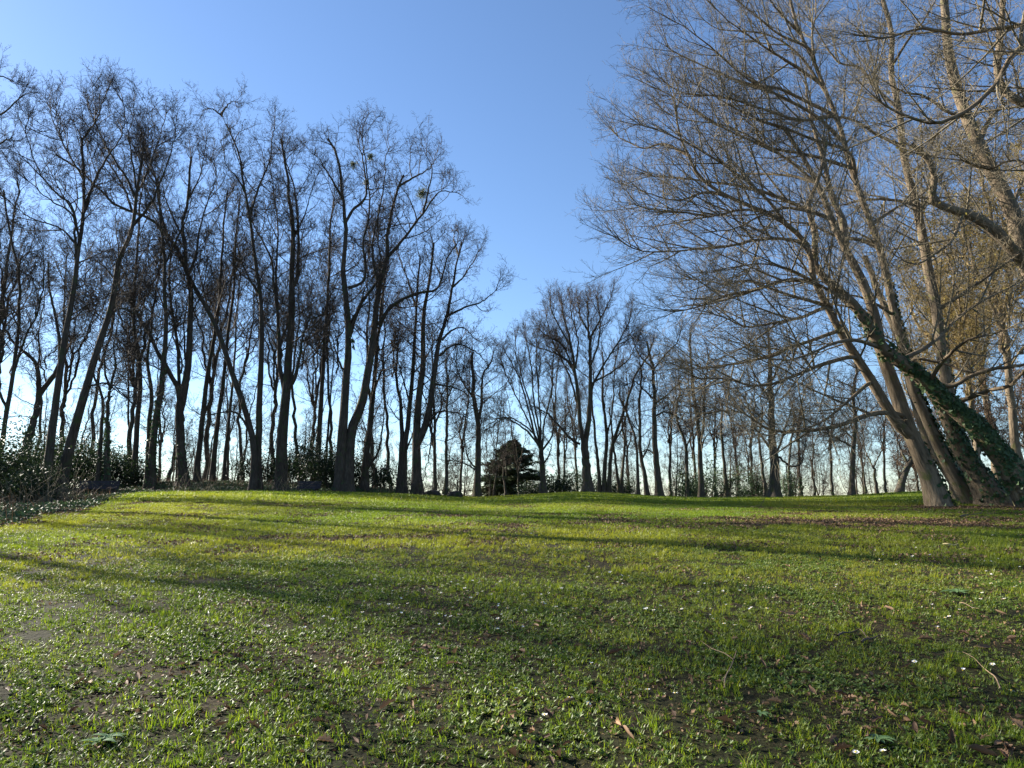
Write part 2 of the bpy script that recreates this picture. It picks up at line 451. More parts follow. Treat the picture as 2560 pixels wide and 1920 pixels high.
def foliage_levels(P0, R0, wt, s, rng, dens, size, clear, side=None):
    """three generations of boughs, branches and twigs on the given stems"""
    seglen = np.linalg.norm(np.diff(P0, axis=1), axis=-1).sum(1)
    pi, t = [], []
    for q in range(len(P0)):
        n = max(3, int(seglen[q] * (1 - clear[q]) / (s['sp'] * size) * dens * wt[q]))
        tt = clear[q] + (1 - clear[q]) * (np.arange(n) + rng.uniform(0, 1, n)) / n
        pi.append(np.full(n, q)); t.append(tt)
        nt = s['top']; pi.append(np.full(nt, q)); t.append(rng.uniform(.93, .999, nt))
    pi = np.concatenate(pi); t = np.concatenate(t)
    ang = s['a1']
    c, d, r = spawn(P0, R0, pi, t, ang, rng, up=.25)
    tipish = t > .93
    c2, d2, _ = spawn(P0, R0, pi, t, (0.1, .75), rng, up=.2)
    d = np.where(tipish[:, None], d2, d)
    if side is not None: d = nrm(d + np.asarray(side) * rng.uniform(.2, 1, (len(d), 1)))
    L = s['l1'] * size * rng.uniform(.5, 1.25, len(t)) * (1 - (.55 if s['top'] == 4 or s is STY['hero'] else .62) * ((t - clear[pi]) / (1 - clear[pi])).clip(0, 1)) * np.clip(seglen[pi] / (7 * size), .45, 1)
    L = np.where(tipish, s['l1'] * size * rng.uniform(.3, .6, len(t)), L)
    r1 = np.minimum(s['r1'] * L * rng.uniform(.8, 1.2, len(L)) + .006, r * .8 + .004)
    P1, R1 = grow(c, d, L, r1, 6, s['no'][0], s['tr'][0], rng)
    def nxt(P, R, L, n, ratio, ang, K, no, tr, rr, tmin):
        N = len(P)
        pi = np.repeat(np.arange(N), n)
        t = tmin + (1 - tmin) * ((np.tile(np.arange(n), N) + rng.uniform(0, 1, N * n)) / n)
        t = np.minimum(t, .995)
        c, d, r = spawn(P, R, pi, t, ang, rng, up=.15)
        LL = L[pi] * ratio * rng.uniform(.55, 1.35, N * n) * (1.15 - .55 * t)
        rad = np.minimum(np.maximum(rr * LL, s['r3'] * .8), r * .85 + .001)
        P2, R2 = grow(c, d, LL, rad, K, no, tr, rng, taper=.7)
        return P2, R2, LL
    P2, R2, L2 = nxt(P1, R1, L, s['n2'], s['l2'], s['a2'], 4, s['no'][1], s['tr'][1], s['r2'], .15)
    # tips and sides of every branch carry sprays of forked twigs
    N = len(P2); k = s['n3']
    pi = np.repeat(np.arange(N), k); t = .1 + .89 * (np.tile(np.arange(k), N) + rng.uniform(0, 1, N * k)) / k
    c3, d3, _ = spawn(P2, R2, pi, t, s['a3'], rng, up=.1)
    l3 = np.maximum(L2[pi] * s['l3'] * rng.uniform(.6, 1.35, len(pi)), .16 * size)
    # sprays straight on the boughs and short shoots on the stems
    pb = np.repeat(np.arange(len(P1)), 4); tb = rng.uniform(.2, .99, len(pb)); cb, db, _ = spawn(P1, R1, pb, tb, s['a2'], rng)
    lb = L[pb] * s['l2'] * s['l3'] * rng.uniform(.7, 1.5, len(pb)) + .1
    ns = int(seglen.sum() * 1.6 * dens); ps = rng.integers(0, len(P0), ns); ts = np.minimum(clear[ps] * .3 + rng.uniform(0, 1, ns) ** .8, .99)
    cs, ds, _ = spawn(P0, R0, ps, ts, (.7, 1.4), rng); ls = rng.uniform(.3, 1.0, ns) * size
    C = np.concatenate([c3, cb, cs]); Dr = np.concatenate([d3, db, ds]); Ls = np.concatenate([l3, lb, ls])
    return (P1, R1), (P2, R2), (C, nrm(Dr + UP * s['tr'][2]), Ls)

def stem_points(spec, D, first, prev):
    dd, w0, w1, pts = spec[:4]
    xy = np.array([[float(q) for q in p.split(',')] for p in pts.split()])
    d0 = D
    if not first and prev:
        best = 1e9
        for (xx, dd_) in prev:
            k = np.argmin(np.hypot(*(xx - xy[0]).T)); e = np.hypot(*(xx[k] - xy[0]))
            if e < best: best, d0 = e, dd_[k]
    seg = np.concatenate([[0], np.cumsum(np.hypot(*np.diff(xy, axis=0).T))]); s = seg / seg[-1]
    depth = d0 + dd * s
    P = at(xy[:, 0], xy[:, 1], depth)
    r = (w0 + (w1 - w0) * s) / 2 * depth / 1802.0
    return xy, depth, P, r

def make_tree(label, D, stems, style='lime', dens=1.0, size=1.0, clear=.35, seed=1, ivy=None, group=None, hcut=1.0, wk=1.0, dk=1.0, cut=1.0, trim=1.0, lclear=.18,
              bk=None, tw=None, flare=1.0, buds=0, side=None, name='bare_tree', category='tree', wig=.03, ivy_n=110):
    """stems: (kind, depth change, first width px, last width px, traced path)"""
    rng = np.random.default_rng(seed)
    s = STY[style]; bk = bk or M_BARK; tw = tw or M_TWIG
    prev, out = [], []
    for q, (kind, *sp) in enumerate(stems):
        xy, dep, P, r = stem_points(sp, D, kind == 'T', prev); r = r * wk
        if kind == 'T':
            g = ground(P[0, 0], P[0, 1])
            if P[0, 2] > g + .25:
                P = np.concatenate([[[P[0, 0], P[0, 1], g - .2]], P]); r = np.concatenate([[r[0] * 1.05], r])
            else: P[0, 2] = g - .2
        n = 26
        if len(xy) > 6:
            P[-1] = P[-2] + (P[-1] - P[-2]) * trim
        C = catmull(P, n)
        C[1:] += rng.normal(0, .012 if style == 'hero' else wig, (n - 1, 3)) * np.linspace(.4, 1, n - 1)[:, None]
        seg = np.concatenate([[0], np.cumsum(np.linalg.norm(np.diff(P, axis=0), axis=1))])
        R = np.interp(np.linspace(0, seg[-1], n), seg, r)
        if cut * hcut < 1:
            tt = np.linspace(0, cut * hcut, n) * (n - 1); C = np.stack([np.interp(tt, np.arange(n), C[:, q_]) for q_ in range(3)], 1)
            R = np.interp(tt, np.arange(n), R) * np.linspace(1, .7, n)
        prev.append((catmull(np.concatenate([xy, dep[:, None]], 1), 40)[:, :2], catmull(np.concatenate([xy, dep[:, None]], 1), 40)[:, 2]))
        out.append((kind, C, R))
    base = out[0][1][0].copy(); base[2] += .2
    root = thing(name, base, label, category, group)
    for q, (kind, C, R) in enumerate(out):
        m = MB(); sides = 14 if kind == 'T' else 8
        fl = None
        if kind == 'T' and flare:
            # thicken and lobe the foot
            L = np.concatenate([[0], np.cumsum(np.linalg.norm(np.diff(C, axis=0), axis=1))])
            xs = np.sort(np.concatenate([np.linspace(0, 1.6, 6), L[L > 1.9]]))
            C2 = np.stack([np.interp(xs, L, C[:, k]) for k in range(3)], 1); R2 = np.interp(xs, L, R)
            a = np.arange(sides) * 2 * math.pi / sides
            ph = rng.uniform(0, 6, 3)
            lob = 1 + .16 * np.sin(3 * a + ph[0]) + .1 * np.sin(5 * a + ph[1])
            e = np.exp(-xs / .55)[:, None]
            fl = (1 + flare * .9 * e * lob + .05 * np.sin(2 * a + ph[2]) + .04 * rng.normal(0, 1, (len(xs), sides)))[None]
            m.tubes(C2[None], R2[None], sides, flare=fl)
        else: m.tubes(C[None], (R * (1 + rng.normal(0, .05, len(R))))[None], sides)
        put('trunk' if kind == 'T' else 'limb', m.mesh('trunk' if kind == 'T' else 'limb', [bk], attr=True, offset=base), root)
    P0 = np.stack([o[1] for o in out]); R0 = np.stack([o[2] for o in out])
    cl = np.array([clear if o[0] == 'T' else lclear for o in out])
    lv = foliage_levels(P0, R0, np.ones(len(out)), s, rng, dens * dk, size, cl, side)
    hang(crown_parts(lv, style, tw, base, rng, buds), root)
    if ivy:
        m = MB()
        for (si, t0, t1, dn, back) in ivy:
            ivy_on(m, P0[si], R0[si], t0, t1, dn, rng, back, flare)
        put('ivy', m.mesh('ivy', [M_IVY], smooth=False, offset=base), root, kind='stuff')
    return root, P0, R0

def crown_parts(lv, style, tw, base, rng, buds=0, bmat=None, thick=1.0):
    """[(name, mesh, node group)]: branches as one mesh, twigs as sprays on points, buds"""
    (P1, R1), (P2, R2), (C, D3, L3) = lv
    m = MB(); m.tubes(P1, R1, 4); cones(m, P2[:, [0, 2, 4]], R2[:, [0, 2, 4]])
    TRI[0] += sum(len(f) * (f.shape[1] - 2) for f, _ in m.f)
    out = [('branches', m.mesh('branches', [tw], offset=base), None)]
    coll = sprays(style, tw)
    me, ng = instancer('twigs', coll, C - np.asarray(base), align(D3, rng, 2.2 if style == 'hero' else 5), L3, rng.integers(0, 9, len(C)), mesh_only=True)
    out.append(('twigs', me, ng)); NTW[0] += len(C)
    if buds:
        k = int(len(C) * buds)
        q = rng.integers(0, len(C), k)
        Cb = C[q] + D3[q] * (L3[q] * rng.uniform(.1, 1.1, k))[:, None] + rng.normal(0, .1, (k, 3)) * L3[q][:, None]
        U = nrm(rng.normal(0, 1, (k, 3))); W = nrm(np.cross(U, rng.normal(0, 1, (k, 3))))
        z = rng.uniform(.03, .07, (k, 1))
        mb = MB(); mb.quads(Cb, U * z, W * z * .6, fold=.2); TRI[0] += 2 * k
        out.append(('leaf_buds', mb.mesh('leaf_buds', [bmat or M_BUD], smooth=False, offset=base), None))
    return out
NTW = [0]

def hang(parts, root):
    for nm, me, ng in parts:
        o = put(nm, me, root)
        if nm in ('branches', 'twigs', 'leaf_buds', 'ivy'): o['kind'] = 'stuff'
        if ng is not None:
            md = o.modifiers.new("instances", 'NODES'); md.node_group = ng

def ivy_on(m, C, R, t0, t1, dn, rng, back=None, flare=1.0):
    """ivy leaves hugging a stem between two fractions of its length"""
    K = len(C) - 1
    L = np.linalg.norm(np.diff(C, axis=0), axis=1)
    area = (L * (R[1:] + R[:-1]) * math.pi).sum() * (t1 - t0)
    n = int(area * dn)
    t = rng.uniform(t0, t1, n) ** 1.0
    edge = np.clip((t1 - t) / (t1 - t0) * 3, .15, 1); keep = rng.uniform(0, 1, n) < edge; t = t[keep]; n = len(t)
    x = t * K; i = x.astype(int).clip(0, K - 1); f = (x - i)[:, None]
    c = C[i] + (C[i + 1] - C[i]) * f; T = nrm(C[i + 1] - C[i]); r = (R[i] * (1 - f[:, 0]) + R[i + 1] * f[:, 0])
    v = rng.normal(0, 1, (n, 3))
    if back is not None: v += np.asarray(back) * 1.6
    v = nrm(v - (v * T).sum(-1, keepdims=True) * T)
    low = np.clip(1 - (c[:, 2] - c[:, 2].min()) / 1.2, 0, 1)
    rr = r * (1 + .55 * low * flare) + np.abs(rng.normal(.01, .03, n)) + .03 * np.sin(c[:, 2] * 5 + v[:, 0] * 4).clip(0, 1)
    p = c + v * rr[:, None]
    nr = nrm(v + rng.normal(0, .45, (n, 3)))
    U = nrm(np.cross(nr, rng.normal(0, 1, (n, 3)))); W = np.cross(nr, U)
    z = rng.uniform(.04, .085, (n, 1))
    m.quads(p, U * z, W * z * .85, fold=.25)
    TRI[0] += 2 * n

# ------------------------------------------------------------------ ground
def build_ground():
    rs = np.concatenate([[.001], np.geomspace(.6, 900, 170)])
    na = 420
    A = np.arange(na) * 2 * math.pi / na
    X = rs[:, None] * np.sin(A); Y = rs[:, None] * np.cos(A)
    Z = ground(X, Y)
    V = np.stack([X, Y, Z], -1).reshape(-1, 3)
    i = np.arange(len(rs) - 1)[:, None] * na; j = np.arange(na)[None]; j2 = (j + 1) % na
    f = np.stack([i + j, i + na + j, i + na + j2, i + j2], -1).reshape(-1, 4)[:, ::-1]
    m = MB(); m.add(V, f)
    mt, n, l, out = mat_new("soil_and_moss")
    g = n.new("ShaderNodeNewGeometry")
    t1 = n.new("ShaderNodeTexNoise"); t1.inputs["Scale"].default_value = .55; t1.inputs["Detail"].default_value = 6
    t2 = n.new("ShaderNodeTexNoise"); t2.inputs["Scale"].default_value = 26; t2.inputs["Detail"].default_value = 8
    l.new(g.outputs["Position"], t1.inputs[0]); l.new(g.outputs["Position"], t2.inputs[0])
    r1 = ramp(n, [(.35, (.016, .018, .007)), (.55, (.024, .024, .009)), (.7, (.032, .023, .013))])
    l.new(t1.outputs[0], r1.inputs[0])
    r2 = ramp(n, [(.3, (.25, .22, .18)), (.55, (1, 1, 1)), (.8, (1.0, .9, .7))])
    l.new(t2.outputs[0], r2.inputs[0])
    mx = n.new("ShaderNodeMix"); mx.data_type = 'RGBA'; mx.blend_type = 'MULTIPLY'; mx.inputs[0].default_value = 1
    l.new(r1.outputs[0], mx.inputs[6]); l.new(r2.outputs[0], mx.inputs[7])
    b = n.new("ShaderNodeBsdfPrincipled"); b.inputs["Roughness"].default_value = .95; b.inputs["Specular IOR Level"].default_value = .1
    l.new(mx.outputs[2], b.inputs["Base Color"])
    bp = n.new("ShaderNodeBump"); bp.inputs["Strength"].default_value = .9; bp.inputs["Distance"].default_value = .02
    l.new(t2.outputs[0], bp.inputs["Height"]); l.new(bp.outputs[0], b.inputs["Normal"]); l.new(b.outputs[0], out.inputs[0])
    put('ground', m.mesh('ground', [mt]), kind='structure')
build_ground()

# ------------------------------------------------------------------ turf: many small tufts on points
M_GRASS = leafmat("grass_blade", [(0, (.05, .10, .012)), (.45, (.105, .175, .018)), (.8, (.18, .235, .028)), (1, (.32, .28, .09))],
                  trans=.5, rough=.42, spec=.3, wscale=.22, wamt=.35, tcol=(1.45, 1.35, .5), yellow=((.25, .25, .045), .13, .6, True))
M_FORB = leafmat("clover_leaf", [(0, (.04, .075, .015)), (.6, (.115, .165, .035)), (1, (.24, .28, .09))], trans=.35, rough=.5, spec=.3, wscale=1.5, tcol=(1.3, 1.35, .6))
M_MOSS = leafmat("moss_tuft", [(0, (.07, .08, .012)), (.6, (.15, .14, .02)), (1, (.24, .18, .05))], trans=.3, rough=.8, wscale=1.0)

def blades(m, n, rad, h, w, rng, mat=0, lean=.6, tuft=8):
    """grass blades growing in little tufts, splayed outward"""
    k = max(1, n // tuft)
    a = rng.uniform(0, 6.283, k); r = rad * np.sqrt(rng.uniform(0, 1, k))
    cx = np.repeat(np.stack([r * np.cos(a), r * np.sin(a)], 1), tuft, 0); n = k * tuft
    hs = np.repeat(rng.uniform(.6, 1.4, k), tuft)
    c = np.concatenate([cx + rng.normal(0, .006 + rad * .03, (n, 2)), np.full((n, 1), -.005)], 1)
    hh = h * rng.uniform(.6, 1.3, n) * hs; b = rng.uniform(0, 6.283, n); th = np.clip(rng.uniform(.1, 1.0, n) * lean, 0, 1.35)
    dv = np.stack([np.cos(b), np.sin(b), 0 * b], 1)
    sv = np.stack([-np.sin(b), np.cos(b), 0 * b], 1) * (w * rng.uniform(.7, 1.3, n))[:, None] * .5
    mid = c + dv * (hh * .5 * np.sin(th * .7))[:, None] + UP * (hh * .5 * np.cos(th * .7))[:, None]
    tip = mid + dv * (hh * .55 * np.sin(np.minimum(th * 1.4, 1.6)))[:, None] + UP * (hh * .55 * np.cos(np.minimum(th * 1.4, 1.6)))[:, None]
    V = np.stack([c - sv, c + sv, mid + sv * .9, mid - sv * .9, tip], 1)
    k = np.arange(n)[:, None] * 5
    m.add(V, k + np.array([0, 1, 2, 3]), mat=mat)
    s = m.n - n * 5
    m.f.append((s + k + np.array([3, 2, 4]), mat))

def rosettes(m, n, rad, size, rng, mat=1, leaves=7):
    """small plants: spoon leaves radiating from one point"""
    a = rng.uniform(0, 6.283, n); r = rad * np.sqrt(rng.uniform(0, 1, n))
    c = np.repeat(np.stack([r * np.cos(a), r * np.sin(a), 0 * a + .006], 1), leaves, 0); N = n * leaves
    b = rng.uniform(0, 6.283, N); e = rng.uniform(.1, .9, N); L = (np.repeat(rng.uniform(.6, 1.4, n), leaves) * size * rng.uniform(.7, 1.2, N))[:, None]
    d = np.stack([np.cos(b) * np.cos(e), np.sin(b) * np.cos(e), np.sin(e)], 1); w = np.stack([-np.sin(b), np.cos(b), rng.normal(0, .25, N)], 1)
    m.quads(c + d * L * .55, d * L * .5, w * L * .22, mat=mat, fold=.3)

def leaflets(m, n, rad, size, h, rng, mat=0, flat=.35, aspect=.7):
    a = rng.uniform(0, 6.283, n); r = rad * np.sqrt(rng.uniform(0, 1, n))
    c = np.stack([r * np.cos(a), r * np.sin(a), rng.uniform(.2, 1, n) * h], 1)
    nr = nrm(rng.normal(0, flat, (n, 3)) + UP)
    U = nrm(np.cross(nr, rng.normal(0, 1, (n, 3)))); W = np.cross(nr, U)
    z = size * rng.uniform(.6, 1.3, (n, 1))
    m.quads(c, U * z * .5, W * z * .5 * aspect, mat=mat, fold=.2)

def patch_collection(name, makers, mats):
    c = bpy.data.collections.new(name)
    for k, fn in enumerate(makers):
        m = MB(); fn(m)
        o = bpy.data.objects.new("%s_%02d" % (name, k), m.mesh(name, mats, smooth=False))
        c.objects.link(o)
    return c

_rs = np.random.default_rng(11)
def vnoise(x, y, f, seed=0):
    """cheap smooth value noise in 0..1"""
    g = np.random.default_rng(seed).uniform(0, 1, (64, 64))
    u, v = x * f, y * f
    i, j = np.floor(u).astype(int), np.floor(v).astype(int)
    a, b = u - i, v - j; a = a * a * (3 - 2 * a); b = b * b * (3 - 2 * b)
    G = lambda p, q: g[p % 64, q % 64]
    return (G(i, j) * (1 - a) + G(i + 1, j) * a) * (1 - b) + (G(i, j + 1) * (1 - a) + G(i + 1, j + 1) * a) * b
def fbm(x, y, f, seed=0):
    return (vnoise(x, y, f, seed) + .5 * vnoise(x, y, f * 2.1, seed + 1) + .25 * vnoise(x, y, f * 4.3, seed + 2)) / 1.75

def mk(fn, *a, **k):
    def go(m, seed):
        fn(m, *a, rng=np.random.default_rng(seed), **k)
    return go

def lawn_edge(x, y):
    """>0 inside the lawn, <0 in the ivy bank or under the trees"""
    a = np.arctan2(x, y); r = np.hypot(x, y)
    R = np.interp(a, _fa, _T[0]) / np.maximum(np.cos(a), .45)
    corner = np.where(a < az_of(330), np.interp(a, [az_of(-700), az_of(0), az_of(200), az_of(260), az_of(330)], [14, 18.5, 23.5, 31, 45]), 99)
    return np.minimum(np.minimum(R + np.where(a < az_of(1000), 0, 10), corner) - r, 60)

def wedge(r0, r1, sp, half=R_(47), seed=0):
    rng = np.random.default_rng(seed)
    X = np.arange(-r1, r1, sp); Y = np.arange(0, r1, sp)
    x, y = np.meshgrid(X, Y); x = x.ravel(); y = y.ravel()
    x = x + rng.uniform(-.5, .5, len(x)) * sp; y = y + rng.uniform(-.5, .5, len(y)) * sp
    r = np.hypot(x, y); a = np.abs(np.arctan2(x, y))
    k = (r >= r0) & (r < r1) & ((a < half) | (np.abs(x) < .8 * y + 1.0))
    return x[k], y[k]

def soil_amount(x, y):
    """where the turf is thin and leaf litter lies"""
    e = np.exp(-(((x - 7.5) / 6.0) ** 2 + ((y - 15.5) / 1.9) ** 2) * 1.0)
    e2 = np.exp(-(((x - 13.5) / 3.2) ** 2 + ((y - 21.0) / 1.6) ** 2))
    e3 = .5 * np.clip((x - .12 * y) / 5, 0, 1) * np.exp(-((y - 8) / 6.0) ** 2)
    e4 = 1.25 * np.exp(-(((x + 13.5) / 4.0) ** 2 + ((y - 25.0) / 2.4) ** 2))
    return np.clip(np.maximum(np.maximum(e * 1.1, e2 * 1.2), np.maximum(e3, e4)) + .35 * (fbm(x, y, .8, 5) - .5), 0, 1)

G_near = []
_r = np.random.default_rng
for k in range(5):   # grass
    G_near.append(lambda m, k=k: (blades(m, 150, .17, .036, .0040, _r(k), 0, lean=1.6), rosettes(m, 10, .17, .022, _r(k + 30)), leaflets(m, 22, .17, .015, .02, _r(k + 50), 1, flat=.7), leaflets(m, 6, .17, .020, .012, _r(k + 60), 3, flat=.8), blades(m, 40, .17, .018, .003, _r(k + 70), 2, lean=1.3)))
for k in range(4):   # leafy plants
    G_near.append(lambda m, k=k: (blades(m, 64, .17, .034, .0038, _r(k + 100), 0, lean=1.6), rosettes(m, 22, .17, .024, _r(k + 130)), leaflets(m, 44, .17, .019, .022, _r(k + 150), 1, flat=.8), leaflets(m, 9, .17, .022, .012, _r(k + 160), 3, flat=.8)))
for k in range(3):   # moss
    G_near.append(lambda m, k=k: (blades(m, 120, .17, .014, .0028, _r(k + 200), 2, lean=1.3), blades(m, 40, .17, .03, .0034, _r(k + 210), 0, lean=1.2), rosettes(m, 6, .17, .02, _r(k + 230)), leaflets(m, 9, .17, .022, .015, _r(k + 270), 3, flat=.6)))
for k in range(2):   # tall tufts
    G_near.append(lambda m, k=k: (blades(m, 128, .11, .062, .0038, _r(k + 300), 0, lean=1.1, tuft=16),))
for k in range(2):   # litter
    G_near.append(lambda m, k=k: (leaflets(m, 26, .17, .026, .015, _r(k + 400), 3, flat=.7), blades(m, 56, .17, .014, .003, _r(k + 410), 2, lean=1.3), blades(m, 40, .17, .03, .0036, _r(k + 420), 0, lean=1.6), rosettes(m, 5, .17, .026, _r(k + 450))))
MATS_T = [M_GRASS, M_FORB, M_MOSS, M_DRY]
c_near = patch_collection("turf_near", G_near, MATS_T)

def lay(name, coll, x, y, base_idx, sc, seed, **props):
    rng = np.random.default_rng(seed)
    z = ground(x, y)
    e = .15
    gx = (ground(x + e, y) - ground(x - e, y)) / (2 * e); gy = (ground(x, y + e) - ground(x, y - e)) / (2 * e)
    P = np.stack([x, y, z], 1)
    rot = np.stack([np.arctan(gy), -np.arctan(gx), 0 * x], 1)
    yaw = rng.uniform(-3.14, 3.14, len(x))
    # tilt is small: apply it after yaw by rotating the slope into the yawed frame
    rot = np.stack([np.arctan(gy * np.cos(yaw) - gx * np.sin(yaw)), -np.arctan(gx * np.cos(yaw) + gy * np.sin(yaw)), yaw], 1)
    return instancer(name, coll, P, rot, sc, base_idx, **props)

def choose(x, y, rng, thin=1.0):
    s = soil_amount(x, y); q = fbm(x, y, 1.1, 9); w = fbm(x, y, .5, 21)
    u = rng.uniform(0, 1, len(x))
    idx = rng.integers(0, 5, len(x))
    idx = np.where(q + .25 * (u - .5) > .53, 5 + rng.integers(0, 4, len(x)), idx)
    idx = np.where((fbm(x, y, 2.6, 33) > .57) & (u > .25), np.where(u > .6, 9 + rng.integers(0, 3, len(x)), 14 + rng.integers(0, 2, len(x))), idx)
    idx = np.where((w > .56) & (u > .45), 9 + rng.integers(0, 3, len(x)), idx)
    idx = np.where((u < .06) & (q < .5), 12 + rng.integers(0, 2, len(x)), idx)
    idx = np.where((rng.uniform(0, 1, len(x)) < (s - .25) * 1.1), 14 + rng.integers(0, 2, len(x)), idx)
    return idx
rng = np.random.default_rng(3)
x, y = wedge(2.6, 11, .165, seed=1)
i_ = choose(x, y, rng)
kk = rng.uniform(0, 1, len(x)) > .04 + .22 * (fbm(x, y, 2.6, 33) > .60)
lay("grass", c_near, x[kk], y[kk], i_[kk], rng.uniform(.75, 1.25, len(x))[kk] * (.75 + .5 * fbm(x, y, 1.2, 40))[kk], 5, kind='stuff')

G_far = []
for k in range(5):
    G_far.append(lambda m, k=k: (blades(m, 420, .42, .05, .006, np.random.default_rng(k + 500), 0, lean=.9), leaflets(m, 50, .42, .022, .02, np.random.default_rng(k + 550), 1)))
for k in range(4):
    G_far.append(lambda m, k=k: (blades(m, 300, .42, .04, .006, np.random.default_rng(k + 600), 0, lean=.9), leaflets(m, 130, .42, .024, .026, np.random.default_rng(k + 650), 1, flat=.5)))
for k in range(3):
    G_far.append(lambda m, k=k: (blades(m, 380, .42, .03, .006, np.random.default_rng(k + 700), 0, lean=1.0), blades(m, 80, .42, .022, .006, np.random.default_rng(k + 720), 2), leaflets(m, 10, .42, .035, .03, np.random.default_rng(k + 770), 3, flat=.6)))
for k in range(2):
    G_far.append(lambda m, k=k: (blades(m, 450, .36, .06, .007, np.random.default_rng(k + 800), 0, lean=.7),))
for k in range(2):
    G_far.append(lambda m, k=k: (leaflets(m, 110, .42, .045, .03, np.random.default_rng(k + 900), 3, flat=.6), blades(m, 70, .42, .035, .005, np.random.default_rng(k + 920), 0, lean=1.1)))
c_far = patch_collection("turf_far", G_far, MATS_T)
x, y = wedge(11, 26, .40, seed=2)
le = lawn_edge(x, y); k_ = le > rng.normal(0, .5, len(x)); x, y = x[k_], y[k_]
lay("grass", c_far, x, y, choose(x, y, rng), rng.uniform(.8, 1.2, len(x)), 6, kind='stuff')
x, y = wedge(26, 66, .8, half=R_(44), seed=3)
le = lawn_edge(x, y); k_ = le > rng.normal(0, .35, len(x)); x, y = x[k_], y[k_]
lay("grass", c_far, x, y, choose(x, y, rng) % 9, rng.uniform(1.5, 2.1, len(x)), 7, kind='stuff')

# ivy and leaf litter covering the bank under the left wood
G_ivy = [lambda m, k=k: (leaflets(m, 190, .5, .065, .15, np.random.default_rng(k + 1000), 0, flat=.9, aspect=.85), leaflets(m, 60, .5, .07, .05, np.random.default_rng(k + 1050), 1, flat=.7), blades(m, 16, .5, .35, .012, np.random.default_rng(k + 1060), 1, lean=1.2, tuft=2)) for k in range(4)]
G_ivy += [lambda m, k=k: (leaflets(m, 100, .5, .07, .05, np.random.default_rng(k + 1100), 1, flat=.6), leaflets(m, 40, .5, .06, .08, np.random.default_rng(k + 1150), 0, flat=.8)) for k in range(3)]
c_ivy = patch_collection("bank_cover", G_ivy, [M_IVY, M_DRY])
rng = np.random.default_rng(8)
X, Y = np.meshgrid(np.arange(-62, 6, .5), np.arange(13, 66, .5)); x = X.ravel() + rng.uniform(-.25, .25, X.size); y = Y.ravel() + rng.uniform(-.25, .25, X.size)
a = np.arctan2(x, y)
k_ = (lawn_edge(x, y) + 1.5 * (fbm(x, y, .6, 71) - .5) < rng.normal(0, .8, len(x))) & (a < az_of(1010)) & (a > -R_(46))
k_ &= fbm(x, y, .5, 77) < .72
x, y = x[k_], y[k_]
lit = (fbm(x, y, .25, 60) > .50) | (np.abs(lawn_edge(x, y)) < 1.6)
lay("ivy_ground_cover", c_ivy, x, y, np.where(lit & (rng.uniform(0, 1, len(x)) < .9), 4 + rng.integers(0, 3, len(x)), rng.integers(0, 4, len(x))), rng.uniform(.7, 1.4, len(x)), 9, kind='stuff')

